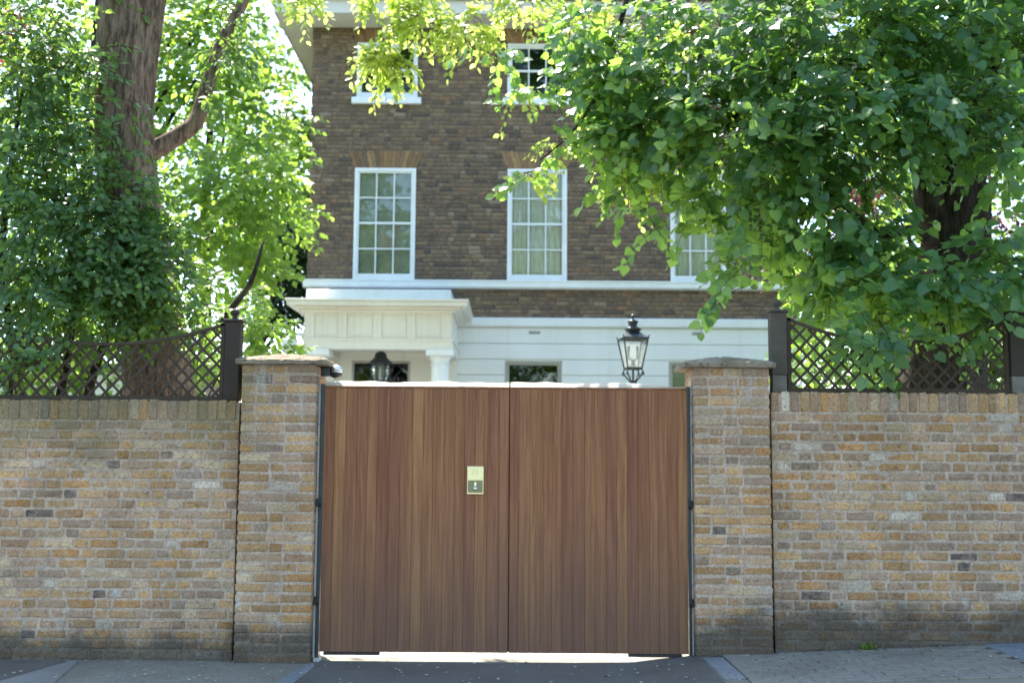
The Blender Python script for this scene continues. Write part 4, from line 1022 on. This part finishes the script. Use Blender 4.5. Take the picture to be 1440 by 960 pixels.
# --- tall tree with pink fibrous bark, left
tall = empty('tall_tree', (-2.95, .95, 0), 'tall tree with pinkish fibrous bark and a bent side limb behind the left trellis', 'tree')
YT = .95
limb('trunk', tall, [(-2.93, YT, -.05), (-2.93, YT, 1.0), W(226, 560, YT), W(212, 430, YT), W(192, 320, YT), W(175, 200, YT), W(176, 100, YT), W(188, -10, YT), W(205, -150, YT), W(225, -350, YT)],
     [.36, .31, .285, .255, .25, .25, .255, .27, .24, .17], M['bark'], 40, 9, .05)
limb('limb', tall, [W(190, 225, YT), W(222, 208, YT + .05), W(252, 190, YT + .1), W(276, 170, YT + .15), W(290, 128, YT + .2), W(312, 62, YT + .3), W(345, -5, YT + .4), W(370, -90, YT + .5)], [.11, .085, .078, .072, .062, .056, .05, .04], M['bark'], 16, 6, .06)
limb('limb', tall, [W(300, 470, YT + .6), W(322, 438, YT + .6), W(352, 398, YT + .6), W(370, 340, YT + .7)], [.035, .03, .026, .012], M['bark_dark'], 8, 4, .03)
tl_upper = [((-3.2, .6, 6.9), (2.4, 1.2, .9), 160), ((-4.6, .6, 5.6), (1.2, 1.0, .9), 90)]
ivy = [clump(315, 70, .8, .16, .12, .25, 22), clump(285, 135, .8, .12, .1, .12, 9), clump(335, 20, .9, .15, .1, .12, 12), clump(235, 462, .55, .35, .12, .12, 12), clump(280, 470, .6, .2, .12, .10, 7)]
foliage(tall, [(tl_upper, dict(per=12, length=.45, size=.10), M['bg_leaf'], (DIAM, DIAM_F)), (ivy, dict(per=10, length=.25, size=.07), M['lilac_leaf'], (OVAL, OVAL_F))], None, 0)

# --- lilac shrub, left front
lil = empty('lilac_bush', (-3.75, .55, 0), 'dense dark green leafy bush in front of the tall tree behind the left trellis', 'bush')
for pts in ([(-3.7, .6, 0), (-3.75, .55, 1.5), (-3.6, .5, 2.6), (-3.7, .45, 3.8)], [(-3.8, .6, 0), (-4.0, .6, 1.8), (-4.2, .5, 3.2), (-4.1, .5, 4.6)], [(-3.65, .6, 0), (-3.5, .6, 1.9), (-3.25, .5, 2.7), (-3.15, .45, 3.4)]):
    limb('stem', lil, pts, [.05, .042, .03, .012], M['bark_dark'], 8, 5, .05)
lc = [clump(60, 180, .5, .5, .3, .4, 70), clump(40, 60, .5, .5, .3, .35, 60), clump(30, 270, .5, .4, .3, .3, 40), clump(185, 380, .4, .25, .15, .2, 20), clump(45, 505, .12, .12, .04, .12, 9), clump(100, 470, .14, .12, .04, .08, 6), clump(205, 385, .4, .22, .15, .3, 26), clump(180, 480, .4, .12, .1, .08, 8), clump(50, 420, .45, .62, .35, .32, 187), clump(150, 400, .45, .45, .3, .35, 136), clump(40, 310, .45, .55, .35, .45, 187), clump(150, 310, .4, .42, .3, .36, 144), clump(215, 360, .45, .28, .25, .3, 68), clump(260, 420, .5, .28, .2, .25, 37),
      clump(55, 200, .45, .5, .35, .45, 95), clump(130, 220, .4, .26, .25, .35, 38), clump(45, 110, .5, .42, .35, .4, 62), clump(105, 110, .4, .22, .2, .3, 20), clump(30, 30, .6, .5, .4, .35, 50), clump(200, 270, .42, .2, .15, .25, 26), clump(215, 310, .45, .2, .15, .2, 18), clump(190, 440, .45, .3, .2, .2, 30), clump(140, 90, .45, .1, .12, .35, 12), clump(60, 500, .35, .16, .1, .14, 8), clump(10, 490, .4, .2, .15, .2, 8), clump(180, 150, .45, .1, .1, .1, 4)]
foliage(lil, [(lc, dict(per=12, length=.30, size=.066, flat=.4), M['lilac_leaf'], (OVAL, OVAL_F))], None, 300)

# --- garden trees behind
def bg_tree(name, x, y, label, cat, clumps, leafm, size, length, trunk_r, per=12, group=None, shape=(DIAM, DIAM_F), tm=None):
    t = empty(name, (x, y, 0), label, cat, group)
    top = max(c[0][2] for c in clumps); cs = sorted(clumps, key=lambda c: -c[2])
    limb('trunk', t, [(x, y, -.05), (x + .05, y, top * .3), (x - .05, y, top * .6), (x, y, top * .95)], [trunk_r, trunk_r * .8, trunk_r * .55, trunk_r * .2], tm or M['bark_dark'], 10, 5, .06)
    for c in cs[:5]:
        e = np.array(c[0]); s = np.array([x, y, min(top * .55, max(e[2] - 1.0, .6))]); limb('limb', t, [s, (s + e) / 2 + np.array([0, 0, -.1]), e], [trunk_r * .4, trunk_r * .25, trunk_r * .1], tm or M['bark_dark'], 7, 4, .03)
    foliage(t, [(clumps, dict(per=per, length=length, size=size), leafm, shape)], None, 0, twigs=False)
    return t
TG = 'garden trees behind the walls'
bg_tree('garden_tree', -5.6, 6.0, 'bright green sunlit tree between the pink-barked trunk and the house', 'tree',
        [clump(290, 90, 6, .85, .9, .8, 120), clump(250, 30, 6, .9, .9, .7, 110), clump(370, 190, 6.4, .6, .7, .7, 75), clump(290, 300, 5.6, .8, .8, .6, 105), clump(370, 300, 6.4, .6, .7, .6, 85), clump(240, 150, 6, .5, .6, .6, 55), clump(330, 380, 5.6, .6, .6, .5, 60), clump(330, -60, 6, 1.2, 1, .6, 110), clump(350, 250, 5.0, .7, .6, .6, 70)],
        M['bg_leaf'], .12, .45, .16, group=TG)
bg_tree('garden_tree', -9.6, 8.5, 'green tree far left behind the dark bush', 'tree',
        [clump(40, 60, 8.5, 1.3, 1, 1.2, 120), clump(130, 160, 8.8, 1.1, 1, 1, 110), clump(20, 250, 8.5, 1.2, 1, 1, 100), clump(100, 360, 8.5, 1.2, 1, 1, 110), clump(-60, 130, 8.5, 1.2, 1, 1.5, 90), clump(200, 20, 8.5, 1.0, 1, .9, 60)],
        M['bg_leaf'], .14, .5, .2, group=TG)
bg_tree('garden_tree', -6.6, 15.5, 'distant pale green tree showing between the house and the bent limb', 'tree',
        [clump(400, 230, 15.5, .9, 1, 1.2, 80), clump(320, 150, 15.5, 1.2, 1, 1.0, 60), clump(390, 330, 15.5, 1.0, 1, 1.2, 130), clump(408, 180, 15.5, .6, .8, .5, 80), clump(392, 95, 15.5, .8, .8, .3, 60), clump(345, 60, 15.5, .6, .8, .6, 50), clump(290, 220, 15.5, 1.5, 1, 1.4, 100)],
        M['bg_leaf'], .17, .6, .22, group=TG)
cf = [clump(405, y_, 12.5, r_, .7, .35, n_) for y_, r_, n_ in ((280, .25, 26), (310, .4, 40), (340, .5, 55), (370, .6, 65), (400, .6, 70), (430, .6, 70))]
bg_tree('conifer_tree', -4.75, 12.5, 'dark green conifer tucked against the left corner of the house', 'tree', cf, M['conifer_leaf'], .12, .4, .12, per=14)
bg_tree('garden_shrub', -3.3, 2.6, 'sunlit yellow-green shrub behind the left pillar below the house', 'shrub',
        [clump(375, 470, 2.6, .30, .3, .28, 34), clump(400, 500, 2.8, .25, .3, .2, 20), clump(345, 440, 2.6, .22, .3, .25, 18), clump(310, 510, 2.3, .35, .3, .25, 26)], M['bg_leaf'], .085, .26, .03, shape=(OVAL, OVAL_F))
bg_tree('hedge_shrub', -6.0, 5.0, 'sunlit low green shrubs behind the left trellis', 'shrub',
        [clump(30, 520, 5, .8, .5, .5, 80), clump(90, 480, 5.2, .6, .5, .35, 55), clump(10, 440, 5, .6, .5, .5, 50), clump(260, 500, 5, .7, .5, .4, 60), clump(160, 460, 5.4, .6, .5, .25, 40), clump(180, 590, 5, 2.2, .5, .5, 120)], M['bg_leaf'], .10, .32, .05)
bg_tree('garden_tree', 6.2, 6.5, 'green tree right of the house behind the lime trunk', 'tree',
        [clump(1250, 300, 6.5, .8, .8, .9, 90), clump(1180, 400, 6.0, .6, .7, .7, 70), clump(1290, 420, 6.5, 1.0, .8, .8, 100), clump(1240, 170, 6.8, 1.1, .8, .9, 90), clump(1170, 490, 5.5, .6, .5, .4, 60), clump(1420, 440, 6.5, .9, .8, .8, 80), clump(1400, 130, 6.8, 1.0, .8, .7, 80), clump(1300, 540, 5.5, 1.4, .5, .5, 90)],
        M['bg_leaf'], .12, .45, .17, group=TG)
bg_tree('garden_tree', 9.5, 14, 'tall green tree at the back right beyond the plum', 'tree',
        [clump(1420, 350, 14, 1.3, 1, 1.2, 90), clump(1330, 220, 14, 1.6, 1, 1.4, 110), clump(1440, 180, 14, 1.2, 1, 1.2, 60), clump(1240, 330, 14, 1.0, 1, 1.4, 80), clump(1200, 200, 14, .9, 1, 1.4, 70), clump(1300, 440, 14, 2, 1, 1.2, 110)],
        M['bg_leaf'], .17, .6, .25, group=TG)
bg_tree('garden_tree', 9.2, 5.0, 'green tree beyond the right end of the picture behind the long wall', 'tree',
        [((9.2, 5.0, 3.2), (1.8, 1.4, 1.3), 150), ((8.4, 5.2, 5.2), (1.6, 1.4, 1.2), 120), ((10.4, 5.0, 5.4), (1.6, 1.4, 1.4), 120), ((9.4, 5.2, 7.2), (1.5, 1.3, 1.1), 100)], M['bg_leaf'], .14, .5, .18, group=TG)
bg_tree('garden_tree', -13, 6.0, 'green tree beyond the left end of the picture behind the long wall', 'tree',
        [((-13, 6, 3.0), (2.0, 1.4, 1.4), 150), ((-14, 6.2, 5.4), (1.7, 1.4, 1.3), 120), ((-11.8, 6, 5.6), (1.7, 1.4, 1.4), 120), ((-13, 6.2, 7.6), (1.5, 1.3, 1.1), 100)], M['bg_leaf'], .14, .5, .18, group=TG)
bg_tree('garden_tree', 13.5, 9.0, 'wide green tree far right at the back of the garden', 'tree',
        [((13.5, 9, 2.8), (2.4, 1.5, 1.6), 170), ((12.5, 9, 5.4), (1.9, 1.4, 1.3), 120), ((14.6, 9, 5.6), (1.9, 1.4, 1.4), 120), ((13.5, 9, 7.8), (1.6, 1.3, 1.2), 90)], M['bg_leaf'], .16, .55, .2, group=TG)
bg_tree('darkening_bush', 4.0, 2.7, 'added bush darkening the view behind the right trellis at the foot of the lime trunk', 'bush',
        [clump(1330, 500, 2.7, .6, .3, .36, 150), clump(1420, 490, 2.7, .45, .3, .4, 120), clump(1240, 510, 2.7, .3, .25, .26, 50), clump(1150, 520, 2.9, .3, .25, .18, 12), clump(1300, 590, 2.7, 1.4, .3, .4, 90)], M['lilac_leaf'], .085, .3, .04, shape=(OVAL, OVAL_F))  # bush put in to darken what shows through the lattice
bg_tree('plum_tree', 5.6, 4.8, 'dark purple-leaved plum showing through the lime leaves', 'tree',
        [clump(1200, 285, 4.8, .35, .4, .5, 46), clump(1180, 330, 4.8, .25, .3, .35, 24), clump(1395, 300, 5.2, .4, .4, .6, 40), clump(1230, 240, 4.8, .3, .4, .3, 20), clump(1120, 370, 4.6, .2, .3, .25, 12)],
        M['plum_leaf'], .075, .35, .08, shape=(OVAL, OVAL_F))
bg_tree('plum_tree', -7.9, 3.4, 'dark red-leaved plum at the top left corner of the picture', 'tree', [clump(5, 20, 3.4, .25, .3, .35, 22), clump(-60, 40, 3.4, .5, .4, .7, 40)], M['plum_leaf'], .07, .32, .07, shape=(OVAL, OVAL_F))

# street trees on the far side of the road, behind the viewer: seen only as reflections in the windows
for x_, y_, l_ in ((-10.5, -19, 'tall street tree across the road, left of the gate'), (-.5, -21, 'tall street tree across the road, straight opposite the gate'), (10, -19, 'tall street tree across the road, right of the gate')):
    bg_tree('street_tree', x_, y_, l_, 'tree', [((x_ + dx_, y_ + dy_, z_), (2.6, 2.4, 2.2), 130) for dx_, dy_, z_ in ((-2.8, 0, 7), (2.8, .5, 7.5), (0, 1, 9.5), (-2.6, 0, 12), (2.6, 0, 12.5), (0, 0, 15.5), (-1.5, 0, 18), (1.6, 0, 18.5), (0, -1, 6), (-3, 0, 21), (3, 0, 21), (0, 0, 22.5))],
            M['lilac_leaf'], .34, 1.1, .35, group='street trees across the road')

a, b, c_ = frames(LITTER[1], LITTER[2])
tag(link('leaf_litter', leaf_mesh('leaf_litter', LITTER[0], a, b, c_, LITTER[3], (OVAL, OVAL_F)), plain('dry_leaf', (.17, .15, .05), .8, .2, var=.6, scale=20), None), 'small dry leaves scattered along the foot of the walls and gate', 'leaf litter', kind='stuff')
# weed at the foot of the right wall
wd = empty('weed', (2.70, .03, zg(2.7)), 'small green weed growing at foot of the right wall', 'weed')
n_ = 26; P = np.array([2.70, .02, zg(2.7)]) + np.abs(rng.normal(size=(n_, 3))) * np.array([0.03, .012, .02]) * np.array([1, 1, 1]) * np.where(rng.random((n_, 3)) < .5, -1, 1) ** np.array([1, 1, 2])
a, b, c_ = frames(nrm(rng.normal(size=(n_, 3)) * .6 + np.array([0, -.2, .5])), nrm(rng.normal(size=(n_, 3)) * .4 + np.array([0, -.4, 1])))
link('leaves', leaf_mesh('leaves', P, a, b, c_, rng.uniform(.025, .05, n_), (OVAL, OVAL_F)), M['bg_leaf'], wd)
